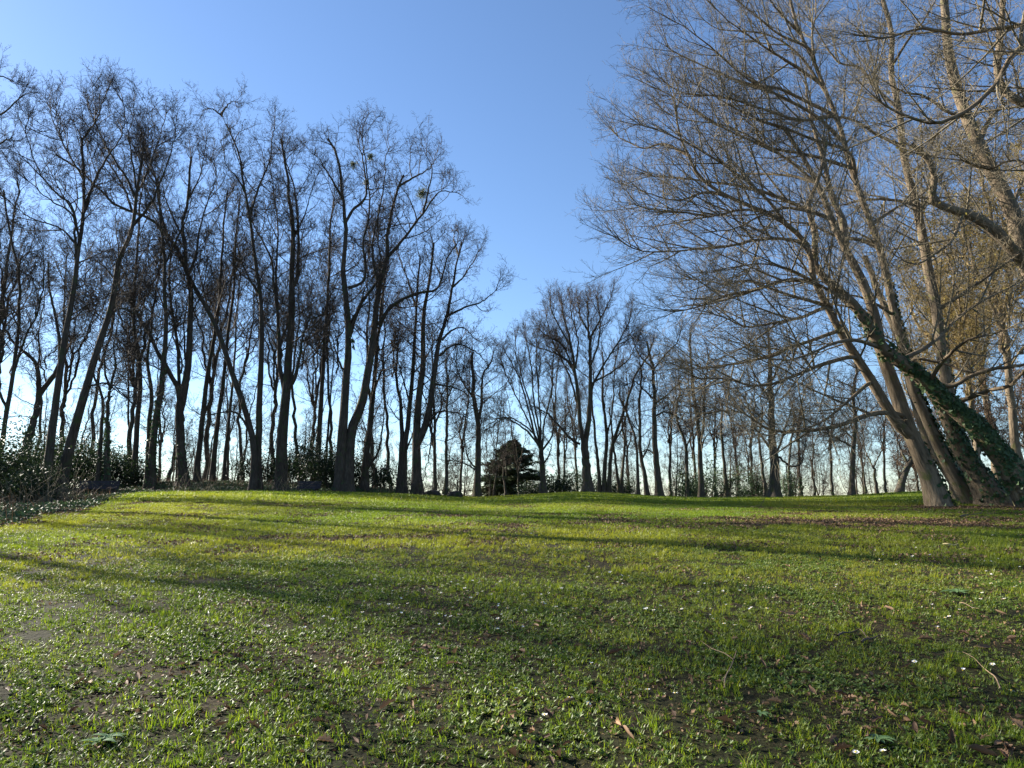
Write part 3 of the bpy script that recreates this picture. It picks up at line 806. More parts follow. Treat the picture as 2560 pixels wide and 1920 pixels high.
# ------------------------------------------------------------------ the big leaning trees on the right
def hero():
    # front stem: dark trunk that forks low
    make_tree("big forked trunk, leftmost of the leaning clump at right, branches sweeping left", 21.5, [
        ('T', 1.0, 45, 9, "2352,1262 2330,1205 2314,1165 2281,1093 2261,1045 2246,1000 2236,965 2217,920 2203,880 2188,800 2167,731 2139,669 2100,596 2066,513 2046,464 2007,390 1968,332 1930,250"),
        ('L', -2.0, 28, 5, "2281,1093 2255,1072 2232,1045 2196,980 2160,924 2147,900 2104,835 2073,773 2035,705 2030,650 2017,610 1968,561 1905,527 1822,493 1744,439 1724,390 1695,332 1690,244 1695,171"),
        ('L', 2.0, 22, 6, "2110,610 2108,560 2076,478 2061,405 2037,332 2020,250 2010,170"),
        ('L', -3.0, 15, 3, "2270,1045 2225,1032 2167,1038 2108,1061 2050,1073 1953,1080 1900,1062 1855,1030 1778,1032 1720,1050"),
        ('L', -2.0, 11, 3, "2185,955 2167,962 2120,1003 2069,1045 2011,1073 1950,1078"),
        ('L', -3.5, 13, 3, "2150,905 2128,892 2050,913 1992,937 1933,960 1871,964 1828,948 1760,945 1690,938"),
        ('L', -1.5, 11, 3, "2110,838 2097,828 2030,851 1972,870 1933,890 1879,902 1800,915 1720,921 1650,900"),
        ('L', -3.0, 11, 3, "2078,775 2062,769 2003,793 1933,808 1863,816 1800,790 1740,775"),
        ('L', -1.0, 11, 3, "2080,770 2030,754 1972,738 1918,719 1870,700 1817,711 1760,700 1690,699"),
        ('L', -4.0, 11, 3, "2040,710 2000,700 1953,703 1894,723 1817,738 1750,765 1690,778 1640,770"),
        ('L', -3.0, 10, 3, "2025,640 1998,605 1919,596 1822,615 1724,625 1651,630 1578,620 1530,580 1505,555"),
        ('L', -2.0, 12, 3, "2070,545 2007,520 1944,493 1871,469 1773,454 1700,445 1626,439 1558,410"),
        ('L', -4.0, 8, 3, "1905,527 1850,525 1780,540 1700,530 1630,525 1560,500"),
        ('L', 3.0, 9, 3, "2035,455 1980,440 1920,435 1850,430 1780,390"),
        ('L', -2.0, 9, 3, "1822,493 1770,480 1700,500 1640,490 1590,470"),
        ('L', -2.0, 9, 3, "1968,561 1900,480 1820,420 1740,370 1660,330 1590,310 1550,300"),
        ('L', 1.0, 9, 3, "2046,464 1970,400 1890,350 1800,310 1710,300 1640,270"),
        ('L', 2.0, 9, 3, "1724,390 1660,360 1610,370 1560,350 1530,330"),
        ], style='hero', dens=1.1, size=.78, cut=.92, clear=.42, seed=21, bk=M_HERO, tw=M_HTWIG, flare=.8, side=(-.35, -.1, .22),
        ivy=[(0, .0, .16, 90, (1.1, -.3, 0))])
    # tall stem with smooth lit bark, second of the clump
    make_tree("tall smooth leaning stem of the right clump with ivy climbing its right side", 22.5, [
        ('T', 2.0, 32, 9, "2440,1258 2391,1204 2370,1160 2343,1110 2317,1045 2295,996 2278,970 2268,910 2256,855 2233,777 2221,711 2203,635 2168,537 2134,439 2110,356 2095,303 2066,234 2037,156 1998,78 1975,0 1960,-90"),
        ('L', -3.0, 11, 3, "2140,450 2124,381 2041,352 1968,322 1895,298 1820,260 1755,220 1700,190"),
        ('L', -2.0, 11, 3, "2095,303 2085,288 2017,254 1944,220 1871,210 1773,171 1690,132 1640,100"),
        ('L', -3.0, 9, 3, "2037,156 2022,122 1944,83 1871,24 1800,-30"),
        ('L', 2.0, 12, 3, "2203,620 2150,600 2090,590 2020,560 1960,560 1900,580"),
        ('L', 1.0, 9, 3, "2066,234 2030,180 1990,130 1930,90 1870,80 1790,70 1740,30"),
        ('L', 2.0, 8, 3, "2037,156 2030,90 2040,20 2030,-60"),
        ('L', -1.0, 9, 3, "2236,790 2190,760 2140,740 2080,745 2020,770"),
        ('L', -2.5, 11, 3, "2110,356 2040,290 1950,240 1860,190 1770,110 1700,60 1660,40"),
        ('L', -3.0, 10, 3, "2060,215 1980,160 1900,110 1820,50 1760,-10"),
        ('L', -1.5, 10, 3, "2130,420 2030,390 1930,370 1830,330 1740,280 1660,230 1600,210"),
        ('L', -3.5, 10, 3, "2085,290 2000,300 1900,270 1800,240 1700,230 1630,170"),
        ('L', -1.0, 8, 3, "2000,85 1940,20 1880,-60"),
        ('L', 3.0, 10, 3, "2180,560 2240,520 2300,490 2360,430 2420,400"),
        ], style='hero', dens=1.0, size=.78, cut=.95, clear=.35, seed=22, bk=M_HERO, tw=M_HTWIG, flare=.5, side=(-.25, 0, .22),
        ivy=[(0, .0, .42, 170, (1.2, -.2, -.1))])
    make_tree("thin pale stem hidden between the two leftmost leaning trunks at right", 24.0, [
        ('T', 1.5, 26, 14, "2420,1250 2375,1190 2330,1120 2305,1060 2290,1010 2275,960 2262,900 2240,830 2200,740 2160,640"),
        ('L', 2, 8, 3, "2262,900 2230,860 2180,840 2110,860 2050,880"),
        ], style='hero', dens=.5, size=.8, clear=.6, seed=23, bk=M_HERO, tw=M_HTWIG, flare=.3)
    # middle ivy trunk
    make_tree("thick ivy-clad trunk with a wide spreading foot, middle of the leaning clump at right", 21.8, [
        ('T', .5, 54, 10, "2492,1266 2449,1201 2413,1141 2389,1093 2365,1045 2353,1016 2329,984 2300,930 2270,880"),
        ('L', -2.5, 16, 5, "2353,1016 2317,955 2377,965 2425,941 2485,922 2560,912 2640,890"),
        ('L', -3.5, 14, 5, "2340,985 2387,1004 2473,977 2522,965 2546,943 2570,915 2620,860"),
        ('L', -2.0, 9, 3, "2310,935 2283,898 2361,909 2420,930 2480,925 2560,880"),
        ], style='hero', dens=.8, size=.9, clear=.75, seed=24, bk=M_HERO, tw=M_HTWIG, flare=1.1, side=(.1, -.2, .1),
        ivy=[(0, .0, .8, 240, (.7, -.4, 0))])
    # most leaning trunk, ivy covered, entering from the right
    make_tree("massive ivy-covered trunk leaning hardest, foot at the right picture edge", 20.5, [
        ('T', 1.0, 60, 8, "2600,1282 2555,1225 2522,1165 2461,1093 2401,1033 2341,984 2305,948 2283,921 2201,870 2147,773 2089,719 2036,675 2036,640 2041,576 2017,527 2035,480 2060,400 2070,310"),
        ('L', -3.0, 12, 3, "2201,870 2140,850 2080,860 2010,890 1940,900 1880,880"),
        ('L', -3.0, 10, 3, "2130,755 2060,720 1990,680 1920,660 1850,665 1770,680"),
        ('L', 2.0, 12, 3, "2250,900 2330,860 2400,790 2480,740 2560,700 2620,660"),
        ('L', -3.0, 9, 3, "2017,527 1960,520 1900,540 1840,570 1780,580"),
        ('L', -4.0, 12, 3, "2320,960 2360,900 2420,850 2500,830 2580,790"),
        ], style='hero', dens=1.0, size=.85, cut=.96, clear=.5, seed=25, bk=M_HERO, tw=M_HTWIG, flare=.7, side=(-.15, -.1, .1),
        ivy=[(0, .0, .44, 260, (.0, -.8, .1)), (0, .42, .56, 90, None)])
    # upright pale tree behind the clump
    make_tree("straight pale trunk rising behind the leaning clump, yellow lichen on its lower bark", 26.0, [
        ('T', 1.0, 34, 9, "2395,1245 2388,1150 2380,1060 2369,975 2357,898 2349,835 2341,777 2326,699 2310,610 2290,513 2271,439 2256,366 2246,273 2227,171 2232,98 2207,0 2190,-90"),
        ('L', -2.0, 9, 3, "2290,513 2230,500 2160,500 2090,515 2030,500"),
        ('L', -3.0, 10, 3, "2256,366 2200,340 2130,300 2060,290 1990,310"),
        ('L', 2.0, 9, 3, "2271,439 2320,400 2370,370 2440,360 2520,330"),
        ('L', 1.0, 9, 3, "2246,273 2200,230 2150,170 2090,150 2020,40"),
        ('L', -2.0, 8, 3, "2227,171 2270,100 2310,50 2350,-20"),
        ('L', -2.0, 12, 3, "2341,777 2400,740 2470,690 2540,640 2600,600"),
        ], style='hero', dens=1.15, size=.95, clear=.4, seed=26, bk=M_HERO, tw=M_HTWIG, flare=.4,
        ivy=[(0, .15, .32, 50, (1, 0, 0))])
    # far right leaning limbs
    make_tree("pale lichen-spotted tree at the right edge with a thick limb slanting up to the left", 25.0, [
        ('T', 2.0, 60, 20, "2740,1240 2700,1080 2650,900 2600,740 2554,620 2530,527 2481,430 2447,361 2417,293 2385,200 2370,110 2360,0"),
        ('L', -1.5, 44, 14, "2640,880 2610,720 2554,650 2481,571 2408,532 2334,503 2336,440 2320,400 2280,360"),
        ('L', 1.5, 14, 4, "2447,361 2480,290 2540,240 2600,200"),
        ('L', -2, 10, 3, "2408,532 2380,600 2330,640 2290,660 2240,640"),
        ('L', -2, 10, 3, "2417,293 2370,280 2310,240 2260,230 2190,190"),
        ('L', 1, 10, 3, "2530,527 2560,440 2600,380"),
        ], style='hero', dens=1.0, size=1.0, clear=.35, seed=27, bk=M_HERO, tw=M_HTWIG, flare=.4, buds=.5)
    # near tree, trunk out of view to the right, limbs hanging into the top right corner
    make_tree("near tree beyond the right edge whose pale boughs hang into the top right corner", 13.0, [
        ('T', 0, 110, 40, "3000,1330 2960,1000 2900,700 2830,450 2760,250 2700,60 2660,-150"),
        ('L', -1.0, 26, 5, "2830,450 2740,330 2640,170 2554,117 2486,215 2408,283 2334,308 2280,295 2227,273 2180,240"),
        ('L', .5, 30, 12, "2780,300 2680,250 2560,260 2497,200 2500,98 2510,0 2530,-100"),
        ('L', -1.0, 14, 4, "2700,60 2600,60 2500,70 2400,85 2300,70 2220,95 2150,90"),
        ('L', .5, 13, 4, "2554,117 2560,40 2600,-60"),
        ('L', .8, 12, 4, "2850,500 2720,420 2620,440 2540,400 2470,420 2400,400"),
        ], style='hero', dens=.95, size=.66, clear=.55, seed=28, bk=M_HERO, tw=M_HTWIG, flare=.4, side=(-.25, 0, -.05))
hero()

# ------------------------------------------------------------------ the wood on the left, traced tree by tree
W = dict(group="bare trees of the left wood", wk=.66, trim=.6, cut=.95, dk=1.1)
def left_wood():
    make_tree("slim double-stemmed dark tree at the left picture edge", 30, [
        ('T', 1, 20, 8, "-12,1210 4,1116 18,1025 33,935 47,808 50,700 30,600 10,500 -10,400"),
        ('L', 1, 12, 5, "18,1025 -10,960 -40,880 -60,760"),
        ('L', -1, 10, 4, "33,935 60,850 95,780 110,690 105,600")], style='lime', dens=.7, seed=31, size=.65, **W)
    make_tree("forked dark trunk with ivy skirts beside the left picture edge", 32, [
        ('T', 1, 40, 22, "50,1190 56,1150 76,1080 90,1030 98,989 105,960"),
        ('L', -1, 20, 5, "98,989 96,940 87,902 60,880 30,850 0,800 -20,740"),
        ('L', 1, 20, 6, "100,985 125,950 145,917 150,860 140,800 120,700 125,600")],
        style='rough', dens=.8, size=.7, seed=32, clear=.5, ivy=[(0, 0, .75, 60, None)], **W)
    make_tree("tall forked tree whose foot stands in the ivy corner at far left, broad fan crown", 27, [
        ('T', 1.0, 36, 9, "110,1258 116,1200 126,1110 137,1025 146,960 152,917 163,827 181,743 188,690 199,608 209,531 209,448 206,349 212,283 216,205"),
        ('L', 1.5, 15, 4, "209,531 232,465 258,410 275,382 300,350 310,290"),
        ('L', -1.0, 11, 3, "190,650 186,555 160,520 116,495 66,448 20,440"),
        ('L', -2.0, 10, 3, "199,600 179,515 139,481 99,432 73,365 60,290 50,260"),
        ('L', 1.0, 9, 3, "209,448 180,400 150,340 140,270 130,235"),
        ('L', -1.0, 9, 3, "199,620 150,570 90,550 40,520 0,480"),
        ('L', 2.0, 9, 3, "206,349 240,300 262,240 280,205")],
        style='lime', dens=.95, seed=33, size=.58, hcut=.93, clear=.45, **W)
    make_tree("strongly right-leaning dark trunk in front of the wood, second from the ivy corner", 28, [
        ('T', 1.0, 40, 8, "150,1235 159,1188 174,1116 190,1060 202,1018 217,965 231,917 253,845 275,780 289,718 298,650 320,600 332,565 338,520 342,482 361,349 368,283 388,225"),
        ('L', 1.0, 12, 3, "340,500 318,448 275,382 249,332 225,280 200,230"),
        ('L', -1.0, 12, 3, "332,565 370,520 400,460 420,400 440,330 450,300"),
        ('L', 2.0, 10, 3, "342,482 370,430 390,370 410,310 420,260"),
        ('L', -1.5, 9, 3, "219,968 245,960 265,958 300,975 330,1010 345,1030"),
        ('L', 1.0, 9, 3, "340,470 330,400 320,330 310,270 300,215"),
        ('L', 1.0, 8, 3, "275,790 300,770 340,780 380,800")],
        style='lime', dens=.7, seed=34, size=.58, hcut=.93, clear=.5, **W)
    make_tree("short ivy-wrapped tree with a Y fork behind the right-leaning trunk", 36, [
        ('T', 0, 24, 16, "268,1195 268,1130 269,1060 272,1000 275,965"),
        ('L', 1, 10, 3, "275,968 262,930 260,881 250,830 255,770"),
        ('L', -1, 11, 3, "273,975 286,930 288,900 283,870 292,820 300,760"),
        ('T', 1, 19, 9, "246,1190 249,1134 257,1007 242,960 233,930 236,880")],
        style='horse', dens=.9, seed=35, size=.8, clear=.6, ivy=[(0, 0, .95, 90, None), (3, 0, .4, 50, None)], **W)
    make_tree("slender straight trunk behind the left bench, branches starting high", 40, [
        ('T', 1, 24, 7, "336,1196 338,1140 343,1062 351,971 350,925 347,881 333,827 336,772 338,700 345,600 350,500 360,420"),
        ('L', 1, 9, 3, "352,985 330,960 318,930 312,910"),
        ('L', -1, 10, 3, "336,772 320,700 290,640 270,600")], style='lime', dens=.9, seed=36, clear=.4, **W)
    make_tree("ivy-clothed twin trunk in the wood right of the left bench", 38, [
        ('T', 0, 30, 8, "380,1196 382,1130 388,1050 398,1007 409,917 413,860 416,808 409,700 411,620 400,540 395,450 400,380"),
        ('T', 1, 22, 8, "370,1196 371,1130 374,1040 380,1000 376,965 369,899 375,850 380,780 360,700"),
        ('L', -1, 9, 3, "411,664 440,600 470,540 480,480"),
        ('L', 1, 8, 3, "400,540 370,480 350,430 340,380")],
        style='lime', dens=.75, size=.85, seed=37, clear=.45, ivy=[(0, 0, .42, 90, None), (1, 0, .3, 70, None)], **W)
    make_tree("thick trunk with a long limb arching left and a straight leader", 39, [
        ('T', 1, 38, 9, "458,1200 452,1130 448,1025 455,985 466,953 474,845 477,736 470,690 464,647 461,598 455,560 470,500 474,448 480,390 490,330"),
        ('L', -1.5, 22, 6, "450,1010 445,971 419,924 400,890 383,856 347,790 307,729 280,690 240,650 200,630"),
        ('T', 1.5, 20, 6, "446,1195 447,1100 449,1000 448,953 445,863 430,772 423,700 430,600 440,520"),
        ('L', 1, 8, 3, "461,598 430,540 410,480 400,420"),
        ('L', 1, 8, 3, "470,500 500,440 510,390 520,340")],
        style='lime', dens=.8, size=.85, seed=38, clear=.45, ivy=[(0, 0, .15, 50, None)], **W)
    make_tree("slender trunk leaning slightly right, left of the three parallel poles in the wood", 42, [
        ('T', 1, 24, 7, "492,1200 494,1150 503,1080 517,953 535,845 545,780 550,718 555,640 560,560 570,480 575,420"),
        ('L', 1, 8, 3, "507,1050 520,1010 535,970 543,930")], style='lime', dens=.8, seed=39, clear=.45, **W)
    make_tree("straight dark pole trunk, middle one of the parallel poles in the wood", 44, [
        ('T', 1, 20, 6, "531,1200 535,1140 542,1080 550,1010 557,971 563,900 575,800 585,700 590,600 600,500 610,430")],
        style='lime', dens=.9, seed=40, clear=.4, **W)
    make_tree("thinnest right-hand pole of the parallel trunks in the left wood", 47, [
        ('T', 1, 15, 5, "560,1200 563,1140 571,1062 577,1000 582,953 588,880 590,800 600,700 605,620")],
        style='lime', dens=.8, seed=41, clear=.4, **W)
    make_tree("big tree with a long heavy trunk bowing up to the left across the wood", 38, [
        ('T', 3, 26, 8, "632,1226 636,1150 629,1080 607,1007 590,960 575,917 542,819 506,754 470,690 448,631 415,584 381,548 332,531 282,508 249,475 199,425 133,382 90,340"),
        ('L', -1, 13, 3, "415,584 400,520 390,450 370,390 350,330 345,300"),
        ('L', -1, 11, 3, "332,531 310,470 280,420 250,370 240,310"),
        ('L', 1, 11, 3, "470,690 490,640 500,570 520,500 540,440 530,380"),
        ('L', 2, 9, 3, "542,819 520,770 500,690 480,600")],
        style='lime', dens=.8, size=.85, seed=42, clear=.5, **W)
    make_tree("tall dark trunk with a lone crooked leader topping out in small fans", 38.5, [
        ('T', 1, 28, 6, "646,1226 645,1160 647,1062 651,953 655,870 654,808 650,730 640,660 630,598 625,550 613,482 605,430 597,382 580,345 564,309 553,285 547,262"),
        ('L', 1, 12, 3, "625,540 650,459 676,399 680,349 690,310"),
        ('L', -1, 12, 4, "646,1120 600,1040 570,1030 530,1036 490,1040"),
        ('L', 1, 10, 3, "553,285 570,262 590,250"),
        ('L', -1, 9, 3, "556,290 535,275 515,268"),
        ('L', 1, 9, 3, "650,740 620,690 600,640 585,570 580,520"),
        ('L', -1, 9, 3, "613,482 590,440 570,420 560,390")],
        style='horse', dens=.9, size=.8, seed=43, clear=.5, ivy=[(0, 0, .12, 70, (-1, 0, 0))], **W)
    make_tree("stout trunk splitting into three close tall leaders left of the wood's centre", 39, [
        ('T', 1, 46, 8, "701,1226 703,1170 705,1098 712,1020 716,971 723,881 730,772 728,700 730,650 733,598 730,540 726,515 713,399 700,330 690,300"),
        ('L', 1, 22, 5, "714,990 700,920 698,881 694,772 683,700 680,650 666,624 650,590 633,565 615,530 600,515"),
        ('L', -1, 18, 5, "714,980 734,953 745,910 752,874 760,830 775,800 802,790 830,770"),
        ('L', 1, 16, 5, "728,720 743,697 746,614 743,531 735,470 715,400 705,350"),
        ('L', 2, 11, 3, "694,772 690,690 695,600 690,515 680,450 670,390"),
        ('L', -1, 8, 3, "733,598 760,540 775,490 790,440")],
        style='lime', dens=.95, size=.8, seed=44, clear=.42, ivy=[(0, 0, .1, 60, (-1, 0, 0))], **W)
    make_tree("single leaning pole trunk between the three-leader tree and the double trunk", 45, [
        ('T', 1, 24, 8, "790,1215 793,1165 802,1025 810,881 817,772 821,700 822,660 825,614 825,560 835,500 830,440"),
        ('L', 1, 8, 3, "815,820 835,890 850,930"),
        ('L', -1, 9, 3, "813,840 790,880 765,910")], style='lime', dens=.85, seed=45, clear=.4, **W)
    make_tree("thin sapling trunk with a snapped top close left of the double trunk", 48, [
        ('T', 1, 13, 5, "812,1215 814,1163 824,1025 831,935 834,900 836,860")], style='rough', dens=.7, seed=46, size=.7, clear=.5, **W)
    make_tree("great double trunk joined at the foot, tallest crown of the wood's right part", 37.5, [
        ('T', 1, 44, 9, "852,1230 852,1180 856,1100 860,1025 867,917 872,860 870,800 864,736 862,700 858,690 860,640 865,581 862,540 858,498 845,399 825,350 805,333 815,300"),
        ('T', 2, 44, 9, "866,1230 872,1140 878,1080 890,1045 904,1018 915,960 922,917 933,845 943,736 953,697 965,660 971,631 968,581 998,465 1020,420 1038,405"),
        ('L', 1, 20, 6, "873,840 889,790 915,740 943,700 950,640 940,580"),
        ('L', 1, 14, 4, "862,560 882,525 915,492 912,432 900,370 890,340"),
        ('L', 1, 15, 4, "965,650 1008,598 1058,532 1097,482 1144,482 1160,488"),
        ('L', -1, 18, 5, "948,815 951,808 980,765 1034,736 1088,725 1103,700 1117,648 1137,614 1140,590"),
        ('L', 1, 13, 4, "870,720 912,697 908,598 925,532 918,432 905,333 900,310"),
        ('L', -2, 12, 3, "858,498 830,450 800,400 780,380"),
        ('L', 1, 12, 3, "943,700 930,620 945,540 960,460 965,390 985,350"),
        ('L', 2, 11, 3, "998,465 1040,440 1075,420 1090,395"),
        ('L', -1, 10, 3, "1058,532 1070,480 1080,420 1060,380"),
        ('L', -1, 10, 4, "862,930 850,910 835,860 825,830")],
        style='horse', dens=1.0, size=.85, seed=47, clear=.42, ivy=[(0, 0, .04, 60, (-1, 0, 0)), (0, .38, .42, 50, (1, 0, 0))], **W)
    make_tree("dark trunk standing just behind the great double trunk's right side", 42, [
        ('T', 1, 30, 8, "911,1225 914,1150 925,1062 932,990 936,953 940,881 950,800 960,720 965,640"),
        ('L', -1, 12, 4, "913,1180 930,1155 945,1130 955,1080 960,1030 962,990"),
        ('L', 1, 12, 4, "932,985 945,950 965,900 985,870")],
        style='horse', dens=.8, seed=48, clear=.4, **W)
    make_tree("pair of slim fluted trunks left of the wood's last big tree", 41, [
        ('T', 1, 26, 7, "1001,1236 1002,1170 1005,1098 1003,1050 1001,1007 990,940 995,880 985,820"),
        ('T', 1, 24, 7, "1008,1236 1012,1134 1023,1025 1030,953 1037,845 1041,772 1045,700 1050,640 1040,600"),
        ('L', -1, 10, 3, "1012,1134 1030,1090 1040,1050"),
        ('L', 1, 8, 3, "1025,1010 1000,920 985,870"),
        ('L', 1, 9, 3, "1041,772 1020,700 1000,650 995,600")],
        style='horse', dens=.9, seed=49, clear=.4, **W)
    make_tree("last big tree of the left wood, forked trunk, arms arching over the lawn", 40, [
        ('T', 1, 38, 8, "1045,1238 1042,1190 1041,1134 1045,1025 1056,917 1059,808 1066,736 1075,690 1080,650 1085,600 1090,560"),
        ('L', 1, 30, 6, "1043,1110 1066,1054 1081,971 1095,863 1117,790 1131,718 1140,660 1147,640 1157,598 1165,575"),
        ('L', -2, 11, 3, "1117,790 1160,769 1197,758 1229,736 1250,718"),
        ('L', -1, 10, 3, "1098,890 1131,863 1164,866 1207,895 1225,930"),
        ('L', -1.5, 10, 3, "1075,1050 1081,1047 1099,1029 1142,1033 1165,1042"),
        ('L', 1, 10, 3, "1105,850 1130,825 1160,820 1190,850"),
        ('L', 1, 10, 3, "1085,960 1120,965 1160,980 1180,1000"),
        ('L', 1, 9, 3, "1131,718 1160,690 1185,650 1200,620"),
        ('L', 2, 9, 3, "1147,640 1135,600 1140,570"),
        ('L', -1, 9, 3, "1070,1050 1078,1090 1072,1140 1060,1190")],
        style='horse', dens=1.2, size=.85, seed=50, clear=.45, **W)
left_wood()

# ------------------------------------------------------------------ the row along the crest, traced
Cg = dict(group="bare trees along the crest of the lawn", wk=.72, trim=.5, dk=1.15)
def crest_row():
    make_tree("small upright tree on the crest nearest the two dark boulders, round little crown", 47, [
        ('T', 1, 13, 6, "1115,1236 1116,1150 1117,1062 1118,1000 1117,950 1115,900"),
        ('L', 1, 6, 2, "1117,1000 1135,960 1150,930"), ('L', 1, 6, 2, "1117,1010 1095,970 1085,930")],
        style='horse', dens=1.1, seed=61, size=.75, clear=.4, ivy=[(0, 0, .1, 90, None)], bk=M_BARK2, **Cg)
    make_tree("medium tree left of the dark conifer with a straight trunk and crooked crown", 48, [
        ('T', 1, 24, 8, "1192,1242 1194,1180 1196,1072 1190,1030 1185,998 1181,904 1180,860"),
        ('L', 1, 12, 4, "1197,1050 1203,1016 1207,941 1225,910 1233,880"),
        ('L', -1, 7, 3, "1192,1172 1180,1160 1168,1140 1162,1100"),
        ('L', 1, 8, 3, "1185,998 1160,960 1145,930 1140,900"),
        ('L', -1, 7, 3, "1196,1180 1175,1165 1150,1155 1130,1150")],
        style='horse', dens=1.3, seed=62, size=.8, clear=.45, bk=M_BARK2, **Cg)
    make_tree("vase-shaped tree of many slender stems on one short trunk right of the conifer", 50, [
        ('T', 0, 22, 17, "1359,1240 1357,1200 1355,1160 1353,1128"),
        ('L', 1, 9, 3, "1353,1130 1338,1091 1319,1016 1297,941 1271,893 1258,870"),
        ('L', -1, 8, 3, "1353,1130 1345,1060 1334,997 1330,923 1319,867 1312,837"),
        ('L', -2, 8, 3, "1350,1120 1325,1085 1301,1065 1263,1046 1237,1061 1215,1076"),
        ('L', 1, 7, 3, "1350,1115 1330,1080 1290,1050 1250,1045 1225,1060"),
        ('L', 1, 7, 3, "1356,1130 1360,1060 1379,979 1383,904 1390,850"),
        ('L', 2, 7, 3, "1357,1125 1379,1091 1385,1050 1387,1016 1392,940 1400,880"),
        ('L', -1, 7, 3, "1354,1125 1350,1040 1345,960 1340,890 1345,840"),
        ('L', 1, 7, 3, "1353,1125 1333,1040 1310,960 1290,880 1290,840"),
        ('L', -1, 6, 3, "1352,1125 1320,1050 1290,990 1262,930 1250,890"),
        ('L', -1, 7, 3, "1358,1160 1372,1140 1379,1110")],
        style='dome', dens=.75, seed=63, size=.75, clear=.6, lclear=.5, bk=M_BARK2, tw=M_TWIG2, **Cg)
    make_tree("dominant twin-domed tree in the middle of the crest, tallest crown there", 49, [
        ('T', 0, 34, 26, "1470,1236 1468,1200 1464,1150 1461,1117 1460,1100"),
        ('L', 0, 17, 4, "1460,1115 1450,1054 1446,1000 1439,941 1428,867 1418,820 1409,792 1403,750 1401,736"),
        ('L', 0, 20, 4, "1463,1110 1472,1054 1475,990 1476,941 1474,880 1472,829 1469,770 1470,740"),
        ('L', 1, 9, 3, "1450,1110 1431,1100 1415,1085 1401,1068 1375,1040 1345,1020 1320,1010"),
        ('L', -1, 9, 3, "1475,975 1480,964 1514,904 1551,848 1570,811 1575,790"),
        ('L', 1, 9, 3, "1439,941 1420,890 1401,859 1364,837 1345,822"),
        ('L', 2, 9, 3, "1439,935 1415,900 1380,880 1350,870 1330,860"),
        ('L', -1, 9, 3, "1472,850 1500,800 1520,760 1530,740"),
        ('L', 1, 8, 3, "1450,1040 1430,960 1405,900 1380,850 1365,790"),
        ('L', -2, 8, 3, "1474,920 1495,860 1500,800 1495,750"),
        ('L', 1, 7, 3, "1439,920 1445,850 1430,790 1425,750"),
        ('L', 1, 8, 3, "1476,960 1530,930 1570,900 1590,860"),
        ('L', -1, 8, 3, "1428,867 1400,820 1380,780 1375,750"),
        ('L', 2, 8, 3, "1472,829 1450,790 1445,750")],
        style='dome', dens=1.2, seed=64, size=.85, clear=.8, lclear=.42, bk=M_BARK2, tw=M_TWIG2, **Cg)
    make_tree("fan of stems behind the twin-domed tree's right side, three trunks from one foot", 53, [
        ('T', 1, 13, 4, "1499,1240 1497,1180 1490,1110 1484,1054 1480,1000 1485,930"),
        ('T', 0, 16, 4, "1510,1240 1512,1160 1517,1091 1512,1040 1506,979 1508,910 1500,850"),
        ('T', -1, 16, 4, "1521,1240 1525,1170 1532,1110 1545,1070 1558,1035 1588,941 1622,885 1640,840"),
        ('L', 1, 7, 3, "1517,1091 1530,1030 1535,960 1540,890"),
        ('L', 1, 7, 3, "1532,1110 1560,1060 1570,990 1565,930")],
        style='dome', dens=.6, seed=65, size=.7, clear=.55, lclear=.4, bk=M_BARK2, **Cg)
    make_tree("leaning young trunk crossing low behind the crest, right of the fan of stems", 54, [
        ('T', 0, 11, 4, "1549,1240 1545,1200 1538,1150 1530,1080 1525,1020"),
        ('T', 1, 12, 4, "1552,1240 1556,1180 1562,1110 1555,1060 1560,1000")],
        style='rough', dens=.8, seed=66, size=.65, clear=.4, bk=M_BARK2, **Cg)
    make_tree("slim reddish trunk bending left at its top, between the fan and the ivy-scarred tree", 50, [
        ('T', 1, 12, 4, "1596,1242 1594,1190 1592,1128 1588,1095 1581,1072 1565,1030 1551,998 1545,960")],
        style='rough', dens=1.1, seed=67, size=.75, clear=.4, bk=M_BARK2, **Cg)
    make_tree("knobbly leaning trunk with a torn branch stub close left of the straight crest tree", 49, [
        ('T', 1, 16, 5, "1618,1243 1612,1190 1603,1147 1600,1090 1599,1016 1603,940 1600,880"),
        ('L', -1, 6, 4, "1603,1150 1618,1125 1625,1100")],
        style='horse', dens=1.2, seed=68, size=.8, clear=.4, bk=M_BARK2, **Cg)
    make_tree("straight mast-like tree on the crest with evenly tiered crooked boughs", 48, [
        ('T', 0, 24, 6, "1650,1243 1643,1180 1637,1110 1636,1050 1637,998 1634,950 1629,904 1620,870 1614,840"),
        ('L', 1, 7, 3, "1637,1010 1670,985 1695,960 1715,940"), ('L', -1, 7, 3, "1637,1000 1610,975 1590,955 1570,960"),
        ('L', -1, 7, 3, "1630,930 1660,890 1690,860 1700,840"), ('L', 1, 7, 3, "1630,920 1600,890 1585,860 1580,840"),
        ('L', 1, 6, 3, "1642,1140 1620,1125 1605,1130"), ('L', 1, 7, 3, "1637,1040 1665,1030 1700,1045 1720,1060")],
        style='horse', dens=1.5, seed=69, size=.85, clear=.5, bk=M_BARK2, **Cg)
    make_tree("ivy-footed slim tree beside the crest street lamp", 52, [
        ('T', 1, 15, 5, "1719,1243 1718,1200 1715,1128 1709,1095 1700,1072 1690,1030 1700,980 1695,920"),
        ('L', 1, 6, 3, "1715,1120 1730,1080 1745,1020")],
        style='horse', dens=1.2, seed=70, size=.8, clear=.4, bk=M_BARK2, ivy=[(0, 0, .3, 90, None)], **Cg)
